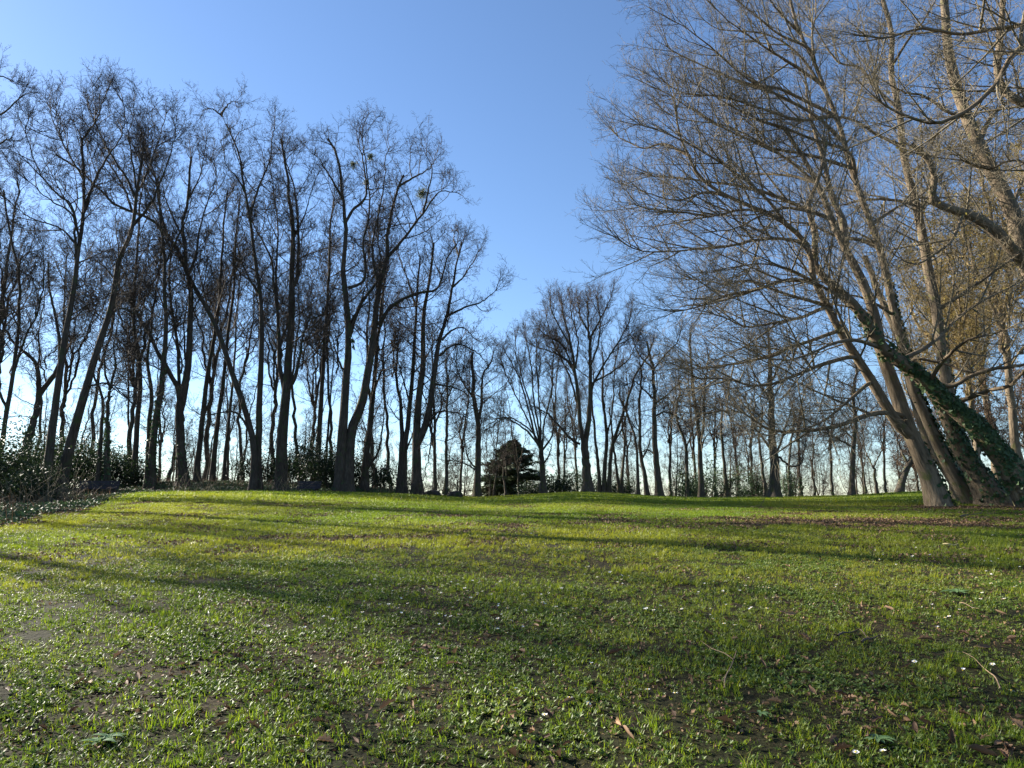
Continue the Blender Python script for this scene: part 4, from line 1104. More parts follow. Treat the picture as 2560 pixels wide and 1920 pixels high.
    make_tree("forked grey tree with a dark ivy column beside it, right of the crest lamp", 49, [
        ('T', 1, 19, 5, "1754,1243 1752,1180 1749,1110 1745,1060 1738,1016 1732,960 1730,923 1725,860 1730,800"),
        ('L', 1, 11, 4, "1750,1105 1760,1054 1760,1000 1765,940 1775,880"),
        ('L', -1, 8, 3, "1752,1130 1760,1100 1775,1080")],
        style='horse', dens=1.3, seed=71, size=.85, clear=.4, bk=M_BARK2, **Cg)
    make_tree("slim broken-topped tree between the ivy column and the tangled saplings", 53, [
        ('T', 1, 14, 5, "1817,1243 1814,1200 1809,1147 1806,1110 1803,1069 1806,1030 1800,980"),
        ('T', 1, 8, 3, "1823,1243 1826,1190 1826,1140")],
        style='rough', dens=1.2, seed=72, size=.75, clear=.4, bk=M_BARK2, **Cg)
    make_tree("slender trunk leaning left just before the thick fluted crest tree", 52, [
        ('T', 1, 12, 4, "1916,1243 1910,1200 1902,1140 1897,1090 1905,1040 1900,990")],
        style='rough', dens=1.0, seed=73, size=.7, clear=.4, bk=M_BARK2, **Cg)
    make_tree("thick fluted grey trunk on the right of the crest with a low arm curling right", 47, [
        ('T', 1, 34, 6, "1938,1243 1937,1210 1937,1166 1932,1115 1929,1069 1926,972 1922,874 1918,800"),
        ('L', 1, 11, 3, "1934,1130 1918,1110 1900,1085 1887,1069 1875,1030 1860,990"),
        ('L', 1, 9, 3, "1940,1130 1949,1115 1960,1080 1970,1050 1985,1000"),
        ('L', -1, 8, 3, "1940,1148 1949,1143 1965,1158 1980,1166 2003,1158 2011,1127 2015,1100"),
        ('L', 1, 8, 3, "1927,1000 1900,960 1880,920 1870,870"),
        ('L', -1, 8, 3, "1926,960 1950,910 1975,880 1990,850"),
        ('L', 1, 7, 3, "1922,874 1900,830 1890,800")],
        style='horse', dens=1.5, seed=74, size=.85, clear=.45, bk=M_BARK2, **Cg)
    make_tree("slim tree with a skirt of ivy just right of the thick fluted trunk", 52, [
        ('T', 1, 10, 4, "1974,1243 1973,1200 1972,1166 1975,1130 1978,1100 1985,1050 1980,1000")],
        style='horse', dens=1.1, seed=75, size=.75, clear=.4, bk=M_BARK2, ivy=[(0, 0, .35, 160, None)], **Cg)
    make_tree("isolated straight tree on the crest left of the Y-shaped sapling", 46, [
        ('T', 1, 20, 6, "2129,1242 2131,1180 2134,1108 2137,1080 2139,1049 2135,1020 2132,991 2140,930 2130,860"),
        ('L', 1, 7, 3, "2134,1100 2115,1080 2095,1065 2075,1060"), ('L', 1, 7, 3, "2136,1060 2160,1040 2185,1020 2200,1000"),
        ('L', -1, 7, 3, "2133,1120 2100,1100 2070,1085 2040,1080")],
        style='horse', dens=1.6, seed=76, size=.85, clear=.45, bk=M_BARK2, **Cg)
    make_tree("Y-shaped sapling on the crest near the leaning clump", 47, [
        ('T', 0, 10, 7, "2194,1236 2189,1205 2184,1175 2182,1166"),
        ('L', 1, 6, 2, "2183,1170 2172,1145 2162,1125 2155,1100"), ('L', 0, 6, 2, "2183,1170 2195,1145 2205,1125 2210,1095")],
        style='rough', dens=1.2, seed=77, size=.6, clear=.3, bk=M_BARK2, **Cg)
    make_tree("short thick trunk leaning right in the gap left of the leaning clump", 46, [
        ('T', 1, 22, 14, "2248,1232 2256,1200 2266,1175 2276,1155 2290,1120 2300,1080"),
        ('L', 1, 9, 3, "2272,1165 2255,1130 2240,1090 2225,1060"), ('L', 1, 9, 3, "2290,1120 2320,1100 2350,1060")],
        style='rough', dens=1.5, seed=78, size=.9, clear=.4, bk=M_BARK2, **Cg)
crest_row()

# ------------------------------------------------------------------ further trees: a few kinds, each copied with its parts
def kind_tree(nm, style, H, stems, seed, dens, bk, tw, buds=0, size=1.0, clear=.35, ivy=None):
    """stems: (x,y of foot, dx,dy lean at top, height fraction start, end, radius)"""
    rng = np.random.default_rng(seed)
    parts = []; Ps, Rs, kinds = [], [], []
    for (x0, y0, dx, dy, z0, z1, r0) in stems:
        n = 26; s = np.linspace(0, 1, n)[:, None]
        P = np.concatenate([x0 + dx * s ** 1.4, y0 + dy * s ** 1.4, H * (z0 + (z1 - z0) * s)], 1)
        w = np.cumsum(rng.normal(0, .11 * H / 22, (n, 3)), 0); P += w - w[:1]
        P[0, 2] -= .3 if z0 == 0 else 0
        R = r0 * (1 - .82 * s[:, 0])
        Ps.append(P); Rs.append(R); kinds.append(z0 == 0)
    P0, R0 = np.stack(Ps), np.stack(Rs)
    for P, R, k in zip(Ps, Rs, kinds):
        m = MB(); sides = 10 if k else 6
        fl = None
        if k:
            e = np.exp(-np.linspace(0, H, 26) / .7)[:, None]
            fl = (1 + .8 * e * (1 + .15 * np.sin(3 * np.arange(sides) * 6.283 / sides)))[None]
        m.tubes(P[None], R[None], sides, flare=fl)
        parts.append(('trunk' if k else 'limb', m.mesh(nm, [bk], attr=True), None))
    lv = foliage_levels(P0, R0, np.ones(len(stems)), STY[style], rng, dens, size, np.array([clear if k else .15 for k in kinds]))
    parts += crown_parts(lv, style, tw, (0, 0, 0), rng, buds, M_DRY if nm == 'beech' else None)
    if ivy:
        m = MB()
        for (si, t0, t1, dn) in ivy: ivy_on(m, P0[si], R0[si], t0, t1, dn, rng)
        parts.append(('ivy', m.mesh('ivy', [M_IVY], smooth=False), None))
    return parts

def place(parts, x, y, rz, sc, label, group, name='bare_tree', category='tree', sink=0.0):
    g = float(ground(x, y)) - sink
    r = thing(name, (x, y, g), label, category, group, rz); r.scale = (sc, sc, sc)
    if category in ('sapling', 'bush'): r.rotation_euler = (math.sin(x * 7) * .16, math.cos(y * 5 + x) * .16, rz)
    hang(parts, r)
    return r

K_TALL = kind_tree('tall', 'lime', 23, [(0, 0, 1.5, 0, 0, 1, .24), (.3, .1, -2.5, 1.5, .35, .92, .13), (.2, 0, 3.2, -1.5, .45, .9, .12), (.3, 0, -1, -2.8, .5, .95, .1)], 101, 1.0, M_BARK, M_TWIG, clear=.4)
K_SHADE = kind_tree('shade', 'lime', 22, [(0, 0, 1.5, .5, 0, 1, .22), (.2, .1, -2.6, 1.5, .35, .92, .10), (.2, 0, 2.6, -1.8, .5, .95, .09)], 111, .42, M_BARK, M_TWIG, clear=.45)
K_POLE = kind_tree('pole', 'lime', 21, [(0, 0, .8, .5, 0, 1, .17), (.2, .1, -1.8, 1, .5, .93, .08), (.2, 0, 1.8, -.8, .6, .9, .07)], 102, .9, M_BARK, M_TWIG, clear=.45, ivy=[(0, 0, .2, 40)])
K_CROOK = kind_tree('crook', 'horse', 17, [(0, 0, -1.2, .5, 0, 1, .2), (-.1, .1, 2.8, 1, .3, .85, .11), (-.1, 0, -3.2, -1, .4, .85, .11)], 103, 1.1, M_BARK2, M_TWIG, clear=.35, ivy=[(0, 0, .18, 60)])
K_THIN = kind_tree('thin', 'rough', 9.5, [(0, 0, .8, .4, 0, 1, .075), (.1, 0, -1.3, .5, .2, .85, .045), (.1, 0, 1.6, -.4, .3, .8, .04)], 104, 1.0, M_BARK2, M_TWIG, size=.5, clear=.2)
K_BUSHY = kind_tree('bushy', 'rough', 7, [(0, 0, .9, .4, 0, 1, .06), (0, .1, -1.5, .6, 0, .9, .055), (.1, 0, .3, -1.2, 0, .8, .05), (-.1, 0, -.5, 1.3, 0, .7, .045)], 105, 1.5, M_BARK2, M_TWIG2, size=.5, clear=.15)
K_OLIVE = kind_tree('olive', 'horse', 20, [(0, 0, 1, .4, 0, 1, .24), (.2, .1, -3.2, 1, .3, .9, .14), (.2, 0, 3.4, -1.2, .35, .9, .14), (.2, 0, 0, 3, .4, .9, .1), (.2, 0, 1, -3.4, .4, .9, .1)], 106, 1.1, M_HERO, M_OTWIG, buds=3.5, clear=.3)
K_BEECH = kind_tree('beech', 'rough', 10, [(0, 0, .6, .4, 0, 1, .12), (.1, 0, -2.0, 1, .15, .85, .07), (.1, 0, 2.2, -.6, .2, .8, .07), (0, 0, .5, 2, .2, .8, .06)], 107, 1.6, M_BARK2, M_TWIG2, buds=3.0, size=.75, clear=.12)
PX = lambda px, D: (px - 1280) / 1802.0 * D

ORD = ['first', 'second', 'third', 'fourth', 'fifth', 'sixth', 'seventh', 'eighth', 'ninth', 'tenth', 'eleventh', 'twelfth', 'thirteenth', 'fourteenth', 'fifteenth', 'sixteenth', 'seventeenth', 'eighteenth', 'nineteenth', 'twentieth', 'twenty-first', 'twenty-second', 'twenty-third', 'twenty-fourth', 'twenty-fifth', 'twenty-sixth']
def fill():
    rng = np.random.default_rng(55)
    # behind the left wood
    lab = [(-40, 52, 'T', "hazy bare tree deep in the wood at the far left edge"), (75, 58, 'P', "slim background pole between the forked ivy tree and the ivy corner"),
        (140, 64, 'T', "background tree seen between the two leaning trunks at far left"), (220, 56, 'P', "background pole left of the Y-forked ivy tree"),
        (305, 60, 'T', "background tree above the left bench"), (320, 70, 'P', "very far pole above the right end of the left bench"), (420, 57, 'P', "background pole between the ivy twin trunk and the arching trunk"),
        (500, 66, 'T', "background tree behind the parallel poles"), (600, 60, 'P', "background pole just left of the crooked-leader tree"),
        (668, 64, 'T', "background tree between the crooked leader and the three-leader trunk"), (745, 58, 'P', "background pole right of the three-leader trunk"),
        (770, 68, 'T', "far tree above the dark slab bench in the wood"), (830, 60, 'P', "background pole close left of the great double trunk"),
        (905, 70, 'C', "far crooked tree behind the great double trunk"), (975, 62, 'P', "background pole right behind the left street lamp"),
        (935, 52, 'P', "ivy pole in shade right of the great double trunk"), (1085, 62, 'C', "far crooked tree between the last big tree and the boulders"),
        (565, 72, 'C', "far crooked tree low behind the parallel poles"), (395, 74, 'C', "far crooked tree low behind the ivy twin trunk"), (180, 76, 'C', "far crooked tree low behind the leaning trunks")]
    kinds = {'T': K_TALL, 'P': K_POLE, 'C': K_CROOK}
    for px, D, k, l in lab:
        place(kinds[k], PX(px, D), D, rng.uniform(0, 6.28), rng.uniform(.85, 1.05) * (1.0 if k != 'C' else .9), l, "background trees of the left wood")
    # behind the crest
    lab = [(1150, 70, "far tree seen left of the straight tree beside the conifer"), (1235, 60, "crooked tree standing in front of the conifer's left half"), (1262, 66, "pale forked tree before the conifer's middle"),
        (1300, 62, "pale slim tree before the conifer's right half"), (1400, 66, "tree in the gap between the vase-shaped and the twin-domed trees"), (1412, 58, "ivy-footed slim tree just right of the vase-shaped tree"),
        (1445, 72, "far tree hidden behind the twin-domed tree's left side"), (1572, 70, "far tree low between fan of stems and slim reddish trunk"), (1675, 68, "far tree in the gap right of the mast-like tree"),
        (1740, 74, "far tree between the crest lamp and the forked grey tree"), (1790, 66, "far tree behind the dark ivy column"), (1850, 70, "far tree behind the tangled saplings"),
        (1880, 62, "crooked tree just left of the slender left-leaning trunk"), (2000, 66, "far tree right of the thick fluted trunk"), (2080, 72, "far tree in the open gap left of the isolated straight tree"),
        (2165, 68, "far tree between the isolated straight tree and the Y-shaped sapling"), (2215, 64, "far tree right behind the Y-shaped sapling")]
    for px, D, l in lab:
        place(K_THIN if 'conifer\'s' in l else K_CROOK, PX(px, D), D, rng.uniform(0, 6.28), (1.15 if 'conifer\'s' in l else rng.uniform(.62, .8)) * D / 66, l, "background trees beyond the crest")
    # saplings along the crest and in the wood: nothing tells them apart
    for q_, px in enumerate([1075, 1145, 1225, 1398, 1565, 1690, 1838, 1852, 1878, 1892, 2010, 2022, 2040, 2052, 2064, 2150, 2160]):
        D = rng.uniform(52, 66)
        place(K_THIN, PX(px + rng.uniform(-5, 5), D), D, rng.uniform(0, 6.28), rng.uniform(.4, 1.05), "thin crooked leafless sapling behind the grassy crest, %s from the left" % ORD[q_], "leafless saplings behind the crest", 'sapling', 'sapling', .3)
    for q_, px in enumerate([20, 95, 215, 310, 430, 515, 590, 665, 750, 835, 930]):
        D = rng.uniform(40, 56)
        place(K_THIN, PX(px + rng.uniform(-5, 5), D), D, rng.uniform(0, 6.28), rng.uniform(.4, 1.05), "thin leafless sapling among the dark trunks of the left wood, %s from the left" % ORD[q_], "leafless saplings in the left wood", 'sapling', 'sapling', .3)
    for q_, px in enumerate(np.linspace(1120, 2330, 26)):
        D = rng.uniform(72, 95)
        place(K_BUSHY, PX(px + rng.uniform(-11, 11), D), D, rng.uniform(0, 6.28), rng.uniform(.8, 1.25), "distant leafless bush low behind the crest, %s from the left" % ORD[q_], "leafless bushes far behind the crest", 'leafless_bush', 'bush', .6)
    for q_, px in enumerate(np.linspace(330, 1100, 16)):
        D = rng.uniform(62, 85)
        place(K_BUSHY, PX(px + rng.uniform(-11, 11), D), D, rng.uniform(0, 6.28), rng.uniform(.8, 1.25), "distant leafless bush between the trunks of the left wood, %s from the left" % ORD[q_], "leafless bushes behind the left wood", 'leafless_bush', 'bush', .4)
    # right background, yellowish budding trees and brown-leaved beeches
    for px, D, sc, l in [(2420, 40, .85, "yellow-budding tree filling the gap behind the middle ivy trunk"), (2560, 36, .95, "yellow-budding tree at the right edge above the massive ivy trunk"),
                     (2330, 52, .7, "yellowish budding tree just right of the short leaning trunk"), (2500, 52, 1.05, "tall yellow-budding tree behind the right edge group"), (2680, 44, 1.1, "yellow-budding tree furthest right, mostly outside the picture"),
                     (2460, 30, .55, "low yellow-budding tree between the ivy trunks")]:
        place(K_OLIVE, PX(px, D), D, rng.uniform(0, 6.28), sc, l, "yellow budding trees behind the right clump")
    for px, D, sc, l in [(2300, 58, .75, "russet-leaved beech behind the short leaning trunk"), (2385, 50, .7, "russet-leaved beech seen through the foot of the leaning clump"), (2455, 46, .72, "russet-leaved beech right of the middle ivy trunk"),
                     (2530, 42, .75, "russet-leaved beech at the right edge below the massive trunk"), (2590, 48, .9, "russet-leaved beech at the extreme right edge"), (2250, 66, .7, "small far russet-leaved beech left of the leaning clump")]:
        place(K_BEECH, PX(px, D), D, rng.uniform(0, 6.28), sc, l, "russet beeches behind the right clump", 'beech_tree', 'tree')
    # trees standing left of the picture: they cast the bands of shade on the lawn
    for x, y, k, sc, l in [(-30, 23.4, K_SHADE, .95, "tall bare tree out of view at left, nearest the lawn"), (-36, 31, K_SHADE, 1.05, "slim bare tree out of view at left"),
                       (-44, 39.5, K_SHADE, 1.0, "rear bare tree out of view at left"), (-29, 19, K_SHADE, .6, "low bare tree out of view at left, before the others")]:
        place(k, x, y, rng.uniform(0, 6.28), sc, l, "trees left of the picture shading the lawn")
    # its crown reaches into the top left corner
    make_tree("tree beyond the left edge whose twiggy boughs enter the top left corner", 24, [
        ('T', 0, 34, 10, "-190,1260 -180,1000 -150,800 -120,600 -100,400 -90,250"),
        ('L', 0, 12, 3, "-120,600 -80,420 -40,320 0,290 30,260 60,235"), ('L', 1, 12, 3, "-110,500 -60,400 -10,370 30,340"),
        ('L', 0, 10, 3, "-100,400 -60,280 -30,215 0,190 25,200")], style='lime', dens=.7, size=.42, seed=91, clear=.4)
fill()

# ------------------------------------------------------------------ evergreens
def shrub(name, label, x, y, h, w, seed, mat=M_SHRUB, n=2600, leaf=.055, group=None, sink=.1, d=None, core=True):
    rng = np.random.default_rng(seed)
    g = float(ground(x, y)) - sink
    r = thing(name, (x, y, g), label, 'shrub', group)
    m = MB(); k = 9
    a = rng.uniform(0, 6.28, k); e = rng.uniform(.15, .45, k) * w
    P0 = np.stack([.1 * np.cos(a), .1 * np.sin(a), 0 * a], 1)
    dr = np.stack([np.cos(a) * .6, np.sin(a) * .6, np.ones(k)], 1)
    P, R = grow(P0, dr, rng.uniform(.6, .95, k) * h, np.full(k, .02 + .008 * h), 6, .16, .05, rng)
    m.tubes(P, R, 5)
    pi = np.repeat(np.arange(k), 7); t = rng.uniform(.25, 1, len(pi)) * .99
    c, dd, rr = spawn(P, R, pi, t, (.5, 1.1), rng, .3)
    P2, R2 = grow(c, dd, rng.uniform(.25, .5, len(pi)) * w, rr * .6, 4, .2, .05, rng); m.tubes(P2, R2, 3)
    put('stem', m.mesh('stem', [M_BARK2]), r)
    # clumps of leaves at branch ends
    cl = np.concatenate([P2[:, -1], P2[:, 2], P[:, -1], P[:, 4]])
    cl = cl + rng.normal(0, .08 * w, cl.shape)
    q = rng.integers(0, len(cl), n)
    C = cl[q] + rng.normal(0, 1, (n, 3)) * np.array([.17 * w, .17 * (d or w), .10 * h])
    C[:, 2] = np.abs(C[:, 2])
    nr = nrm(rng.normal(0, .8, (n, 3)) + UP * .6); U = nrm(np.cross(nr, rng.normal(0, 1, (n, 3)))); W_ = np.cross(nr, U)
    z = leaf * rng.uniform(.6, 1.3, (n, 1))
    mm = MB(); mm.quads(C, U * z, W_ * z * .5, fold=.25)
    TRI[0] += 2 * n
    put('foliage', mm.mesh('foliage', [mat], smooth=False), r, kind='stuff')

for i_, (px, D, h, w, l) in enumerate([
    (-30, 27, 2.6, 3.2, "dark evergreen shrub at the left picture edge"), (40, 29, 2.4, 2.8, "dark evergreen shrub under the forked ivy tree at far left"),
    (85, 25, 1.2, 1.6, "low evergreen bramble in the ivy corner left of the fan-crowned tree"), (170, 37.5, 2.4, 1.8, "dense holly-like shrub between the leaning trunk and the left bench"),
    (230, 41, 2.7, 2.6, "dark evergreen shrub directly behind the left bench"), (290, 41, 1.9, 2.2, "evergreen shrub behind the right end of the left bench"),
    (140, 37, 3.0, 2.6, "tall dark evergreen shrub between the two foremost left trunks"), (345, 40, 1.1, 2.0, "low ivy-like shrub at the foot of the slender straight trunk"),
    (775, 44, 2.5, 2.4, "dark laurel shrub behind the single leaning pole"), (825, 42, 2.4, 2.2, "dark laurel shrub close left of the great double trunk"),
    (730, 46, 1.7, 2.0, "low laurel shrub right of the three-leader trunk"), (895, 44, 2.0, 1.6, "small dark shrub behind the foot of the great double trunk"),
    (640, 45, 1.6, 2.0, "low evergreen behind the crooked-leader tree")]):
    shrub('evergreen_shrub', l, PX(px, D), D, h, w, 200 + i_, n=int(2300 * h * w / 2.2), group="evergreen shrubs in the left wood", leaf=.06)
for i_, (px, D, h, w, l, mt) in enumerate([
    (955, 48, 1.5, 2.0, "airy dark-green bush behind the foot of the left street lamp", M_SHRUB), (1000, 50, 1.3, 1.2, "small bush between the lamp and the slim fluted trunks", M_SHRUB),
    (1392, 56, 2.0, 1.8, "glossy green laurel just right of the vase-shaped tree's foot", M_SHRUB), (1335, 60, 1.8, 1.8, "pale green bush between the conifer and the vase-shaped tree", M_SHRUB),
    (1412, 58, 2.6, 1.3, "ivy mound rising round a slim tree left of the twin-domed tree", M_IVY), (1548, 58, 1.9, 2.2, "dark bush low right of the fan of stems", M_SHRUB),
    (1490, 58, 2.6, 1.0, "narrow ivy mass behind the twin-domed tree's foot", M_IVY), (1735, 58, 2.2, 2.0, "dark bush right of the crest lamp", M_SHRUB),
    (1778, 54, 3.8, 1.5, "tall pyramidal ivy column on the crest", M_IVY), (1868, 58, 1.6, 1.2, "low ivy clump among the tangled saplings", M_IVY),
    (1900, 56, 3.2, 1.1, "slim dark ivy column left of the thick fluted trunk", M_IVY), (1976, 54, 2.6, 1.1, "ivy column right of the thick fluted trunk", M_IVY),
    (1716, 53, 2.2, .8, "ivy sleeve around the slim tree beside the crest lamp", M_IVY), (2540, 24, .5, 1.6, "low bright ivy patch on the ground right of the middle ivy trunk", M_IVY)]):
    shrub('evergreen_shrub', l, PX(px, D), D, h, w, 260 + i_, mat=mt, n=int(1000 * max(h * w, 1.4) / 2.0), group="evergreen bushes along the crest", leaf=.08, sink=.1 if D < 50 else .5)

def conifer():
    D = 78.0; x = PX(1282, D); rng = np.random.default_rng(5)
    g = float(ground(x, D)); top = at(1285, 1098, D)[2]; h = top - g
    r = thing('cedar_tree', (x, D, g), "broad dark blue-green conifer behind the crest left of the vase-shaped tree", 'tree')
    m = MB(); s = np.linspace(0, 1, 12)[:, None]
    P = np.concatenate([.15 * np.sin(3 * s), 0 * s, h * s - .2 * (s == 0)], 1); R = .28 * (1 - .93 * s[:, 0]); m.tubes(P[None], R[None], 10)
    put('trunk', m.mesh('trunk', [M_BARK], attr=True), r)
    nb = 150; z = rng.uniform(.08, .97, nb); a = rng.uniform(0, 6.28, nb)
    L = 6.0 * (1 - z) ** .75 * rng.uniform(.65, 1.1, nb) * np.where(z < .12, .8, 1)
    c = np.stack([0 * z, 0 * z, z * h], 1); d = np.stack([np.cos(a), np.sin(a), .35 + 0 * a], 1)
    B, BR = grow(c, d, L, .02 + .012 * L, 6, .08, -.07, rng); m = MB(); m.tubes(B, BR, 4)
    put('branches', m.mesh('branches', [M_BARK]), r, kind='stuff')
    n = 26000; q = rng.integers(0, nb, n); t = rng.uniform(.2, 1, n) * .999
    C, T, _ = pick(B, BR, q, t)
    sd = np.cross(T, UP); C = C + sd * (rng.normal(0, .16, n) * L[q] * (1.2 - .6 * t))[:, None] + UP * rng.normal(-.08, .10, (n, 1))
    U = nrm(T + sd * rng.normal(0, .7, (n, 1)) + rng.normal(0, .3, (n, 3))); W_ = nrm(np.cross(U, UP + rng.normal(0, .5, (n, 3))))
    zz = rng.uniform(.15, .32, (n, 1)); m = MB(); m.quads(C, U * zz, W_ * zz * .3, fold=.1)
    put('needles', m.mesh('needles', [M_CEDAR], smooth=False), r, kind='stuff')
conifer()

def mistletoe(px, py, D, rad, label, seed):
    rng = np.random.default_rng(seed); c = at(px, py, D)
    r = thing('mistletoe_ball', c, label, 'mistletoe', "mistletoe balls in the double trunk's crown")
    n = int(150 * rad); d = nrm(rng.normal(0, 1, (n, 3)))
    P, R = grow(np.zeros((n, 3)), d, rng.uniform(.7, 1.0, n) * rad, np.full(n, .012), 4, .25, 0, rng)
    m = MB(); m.tubes(P, R, 3); put('stem', m.mesh('stem', [M_MISTLE]), r, kind='stuff')
    k = int(1500 * rad); q = rng.integers(0, n, k); C = P[q, rng.integers(2, 5, k)] + rng.normal(0, .06, (k, 3))
    U = nrm(rng.normal(0, 1, (k, 3))); W_ = nrm(np.cross(U, rng.normal(0, 1, (k, 3)))); m = MB(); m.quads(C, U * .045, W_ * .016)
    put('foliage', m.mesh('foliage', [M_MISTLE], smooth=False), r, kind='stuff')
mistletoe(1056, 482, 39.5, .48, "largest dark mistletoe ball, right side of the double trunk's crown", 1)
mistletoe(884, 411, 39, .22, "loose mistletoe tuft in the left upper crown of the double trunk", 2)
mistletoe(926, 392, 39, .24, "greenish mistletoe tuft highest in the double trunk's crown", 3)
mistletoe(915, 455, 39.5, .2, "small faint mistletoe tuft just below the two upper ones", 4)

# ------------------------------------------------------------------ benches, lamps, boulders
M_WOOD = plain("weathered_bench_wood", (.045, .04, .048), .8)
M_CONC = plain("dark_bench_support", (.06, .058, .055), .9)
M_METAL = plain("lamp_metal", (.05, .052, .055), .5, .6)
M_GLASSY = plain("lamp_underside", (.5, .5, .48), .4)
M_ROCK = bark("dark_boulder", (.02, .018, .016), (.045, .04, .035), (.08, .075, .065), moss=(.04, .05, .02), moss_amt=.4, scale=.3, use_attr=False)
def bench(label, px, D, length, rz, drop=0.0):
    x = PX(px, D); g = float(ground(x, D)) - drop
    r = thing('park_bench', (x, D, g), label, 'bench', "dark wooden benches at the edge of the wood", rz)
    for k in range(3):
        m = MB(); m.box((0, .26 + .04 * k, .50 + .13 * k), (length, .035, .115)); put('backrest_plank', m.mesh('plank', [M_WOOD], False), r)
    for k in range(3):
        m = MB(); m.box((0, -.18 + .16 * k, .43), (length, .14, .04)); put('seat_plank', m.mesh('plank', [M_WOOD], False), r)
    for sgn in (-1, 1):
        m = MB(); xx = sgn * (length / 2 - .18)
        m.box((xx, .0, .20), (.10, .5, .40)); put('leg', m.mesh('leg', [M_CONC], False), r)
        m = MB(); m.box((xx, .315, .60), (.07, .05, .42)); put('backrest_post', m.mesh('post', [M_CONC], False), r)
bench("longer dark plank bench in the ivy below the left-leaning shrubs, near the ivy corner", 237, 34.5, 1.85, .08, .1)
bench("dark bench half sunk in ivy between the three-leader trunk and the great double trunk", 766, 38.2, 1.3, -.1, .22)

def lamp(label, px, ptop, D):
    x = PX(px, D); g = float(ground(x, D)); H = float(at(px, ptop, D)[2]) - g
    r = thing('street_lamp', (x, D, g - .1), label, 'street lamp', "flat-topped park lamps")
    m = MB(); P = np.array([[0, 0, 0], [0, 0, H * .5], [0, 0, H]]); m.tubes(P[None], np.array([[.07, .06, .05]]), 10)
    put('pole', m.mesh('pole', [M_METAL]), r)
    m = MB(); P = np.array([[0, 0, H], [0, 0, H + .02], [0, 0, H + .08], [0, 0, H + .13], [0, 0, H + .14]])
    m.tubes(P[None], np.array([[.12, .30, .33, .25, .02]]), 20); put('lamp_head', m.mesh('lamp_head', [M_METAL]), r)
    m = MB(); P = np.array([[0, 0, H - .03], [0, 0, H - .028], [0, 0, H + .01]]); m.tubes(P[None], np.array([[.02, .22, .24]]), 16)
    put('diffuser', m.mesh('diffuser', [M_GLASSY]), r)
lamp("flat-topped street lamp in the gap right of the great double trunk", 958, 1171, 60)
lamp("thin street lamp standing on the crest beside an ivy-footed slim tree", 1709, 1183, 66)

def boulder(label, px, D, sx, sy, sz, seed):
    rng = np.random.default_rng(seed); x = PX(px, D); g = float(ground(x, D))
    nu, nv = 28, 14; u = np.arange(nu) * 2 * math.pi / nu; v = np.linspace(0.02, math.pi - .02, nv)
    d = np.stack([np.sin(v)[:, None] * np.cos(u), np.sin(v)[:, None] * np.sin(u), np.cos(v)[:, None] + 0 * u], -1)
    k = rng.normal(0, 1, (9, 3)); f = 1 + .09 * sum(np.abs(np.sin((d @ kk) * 3 + i)) - .5 for i, kk in enumerate(k))
    V = d * f[..., None] * np.array([sx, sy, sz]); i = np.arange(nv - 1)[:, None] * nu; j = np.arange(nu); j2 = (j + 1) % nu
    F_ = np.stack([i + j, i + nu + j, i + nu + j2, i + j2], -1).reshape(-1, 4)
    m = MB(); m.add(V, F_); o = put('boulder', m.mesh('boulder', [M_ROCK], False), None, (x, D, g + sz * .25), label=label, category='boulder', group='dark boulders at the lawn edge')
boulder("rounded dark boulder right of the other, at the end of the left wood", 1136, 43, .44, .35, .30, 1)
boulder("flatter dark boulder close to the last big tree's foot", 1080, 43.5, .48, .35, .26, 2)

# ------------------------------------------------------------------ daisies, dead leaves, sticks, rosette on the lawn
M_PETAL = plain("daisy_petal", (.8, .8, .78), .6, var=.04)
M_YOLK = plain("daisy_eye", (.65, .45, .04), .7, var=.15)
M_STALK = plain("daisy_stalk", (.08, .13, .03), .6)
def daisy_meshes(seed, closed=0.0):
    rng = np.random.default_rng(seed); n = 17; a = np.arange(n) * 6.283 / n + rng.normal(0, .05, n); e = rng.uniform(.0, .25, n) + closed
    d = np.stack([np.cos(a) * np.cos(e), np.sin(a) * np.cos(e), np.sin(e)], 1); s = np.stack([-np.sin(a), np.cos(a), 0 * a], 1)
    m = MB(); m.quads(d * .0085 + UP * .034, d * .0062, s * .0021, fold=.1); p = m.mesh('petals', [M_PETAL], False)
    m = MB(); P = np.array([[0, 0, .032], [0, 0, .036], [0, 0, .0385], [0, 0, .039]]); m.tubes(P[None], np.array([[.003, .0042, .003, .0002]]), 8); ey = m.mesh('flower_eye', [M_YOLK])
    m = MB(); P = np.array([[.004, 0, -.01], [.002, .001, .012], [0, 0, .033]]); m.tubes(P[None], np.array([[.0009, .0009, .0009]]), 4); st = m.mesh('stalk', [M_STALK])
    return p, ey, st
DM = [daisy_meshes(k, c) for k, c in enumerate((0, .1, .3, .6))]
def add_daisy(p, rng, sc):
    a = thing('daisy', (p[0], p[1], p[2]), "small white daisy flower open in the grass of the lawn", 'daisy', "white daisies dotted over the lawn", rng.uniform(0, 6.28))
    a.rotation_euler = (rng.normal(.12, .16), rng.normal(-.12, .16), rng.uniform(0, 6.28)); a.scale = (sc,) * 3
    dm = DM[int(rng.integers(0, 4))]
    put('petals', dm[0], a); put('flower_eye', dm[1], a); put('stalk', dm[2], a)
rng = np.random.default_rng(77)
for px, py in [(1292, 1752), (1689, 1757), (1475, 1679), (1621, 1748), (1462, 1780), (1364, 1808), (1087, 1664), (2526, 1748), (2408, 1699), (2288, 1671), (2486, 1684), (2143, 1912), (2216, 1918), (1425, 1770),
               (1784, 1468), (2209, 1396), (2411, 1396), (2325, 1396), (1370, 1482), (1405, 1481), (1540, 1405), (472, 1501), (631, 1478), (265, 1730)]:
    add_daisy(pix_ground(px, py), rng, 1.25)
n_ = 0
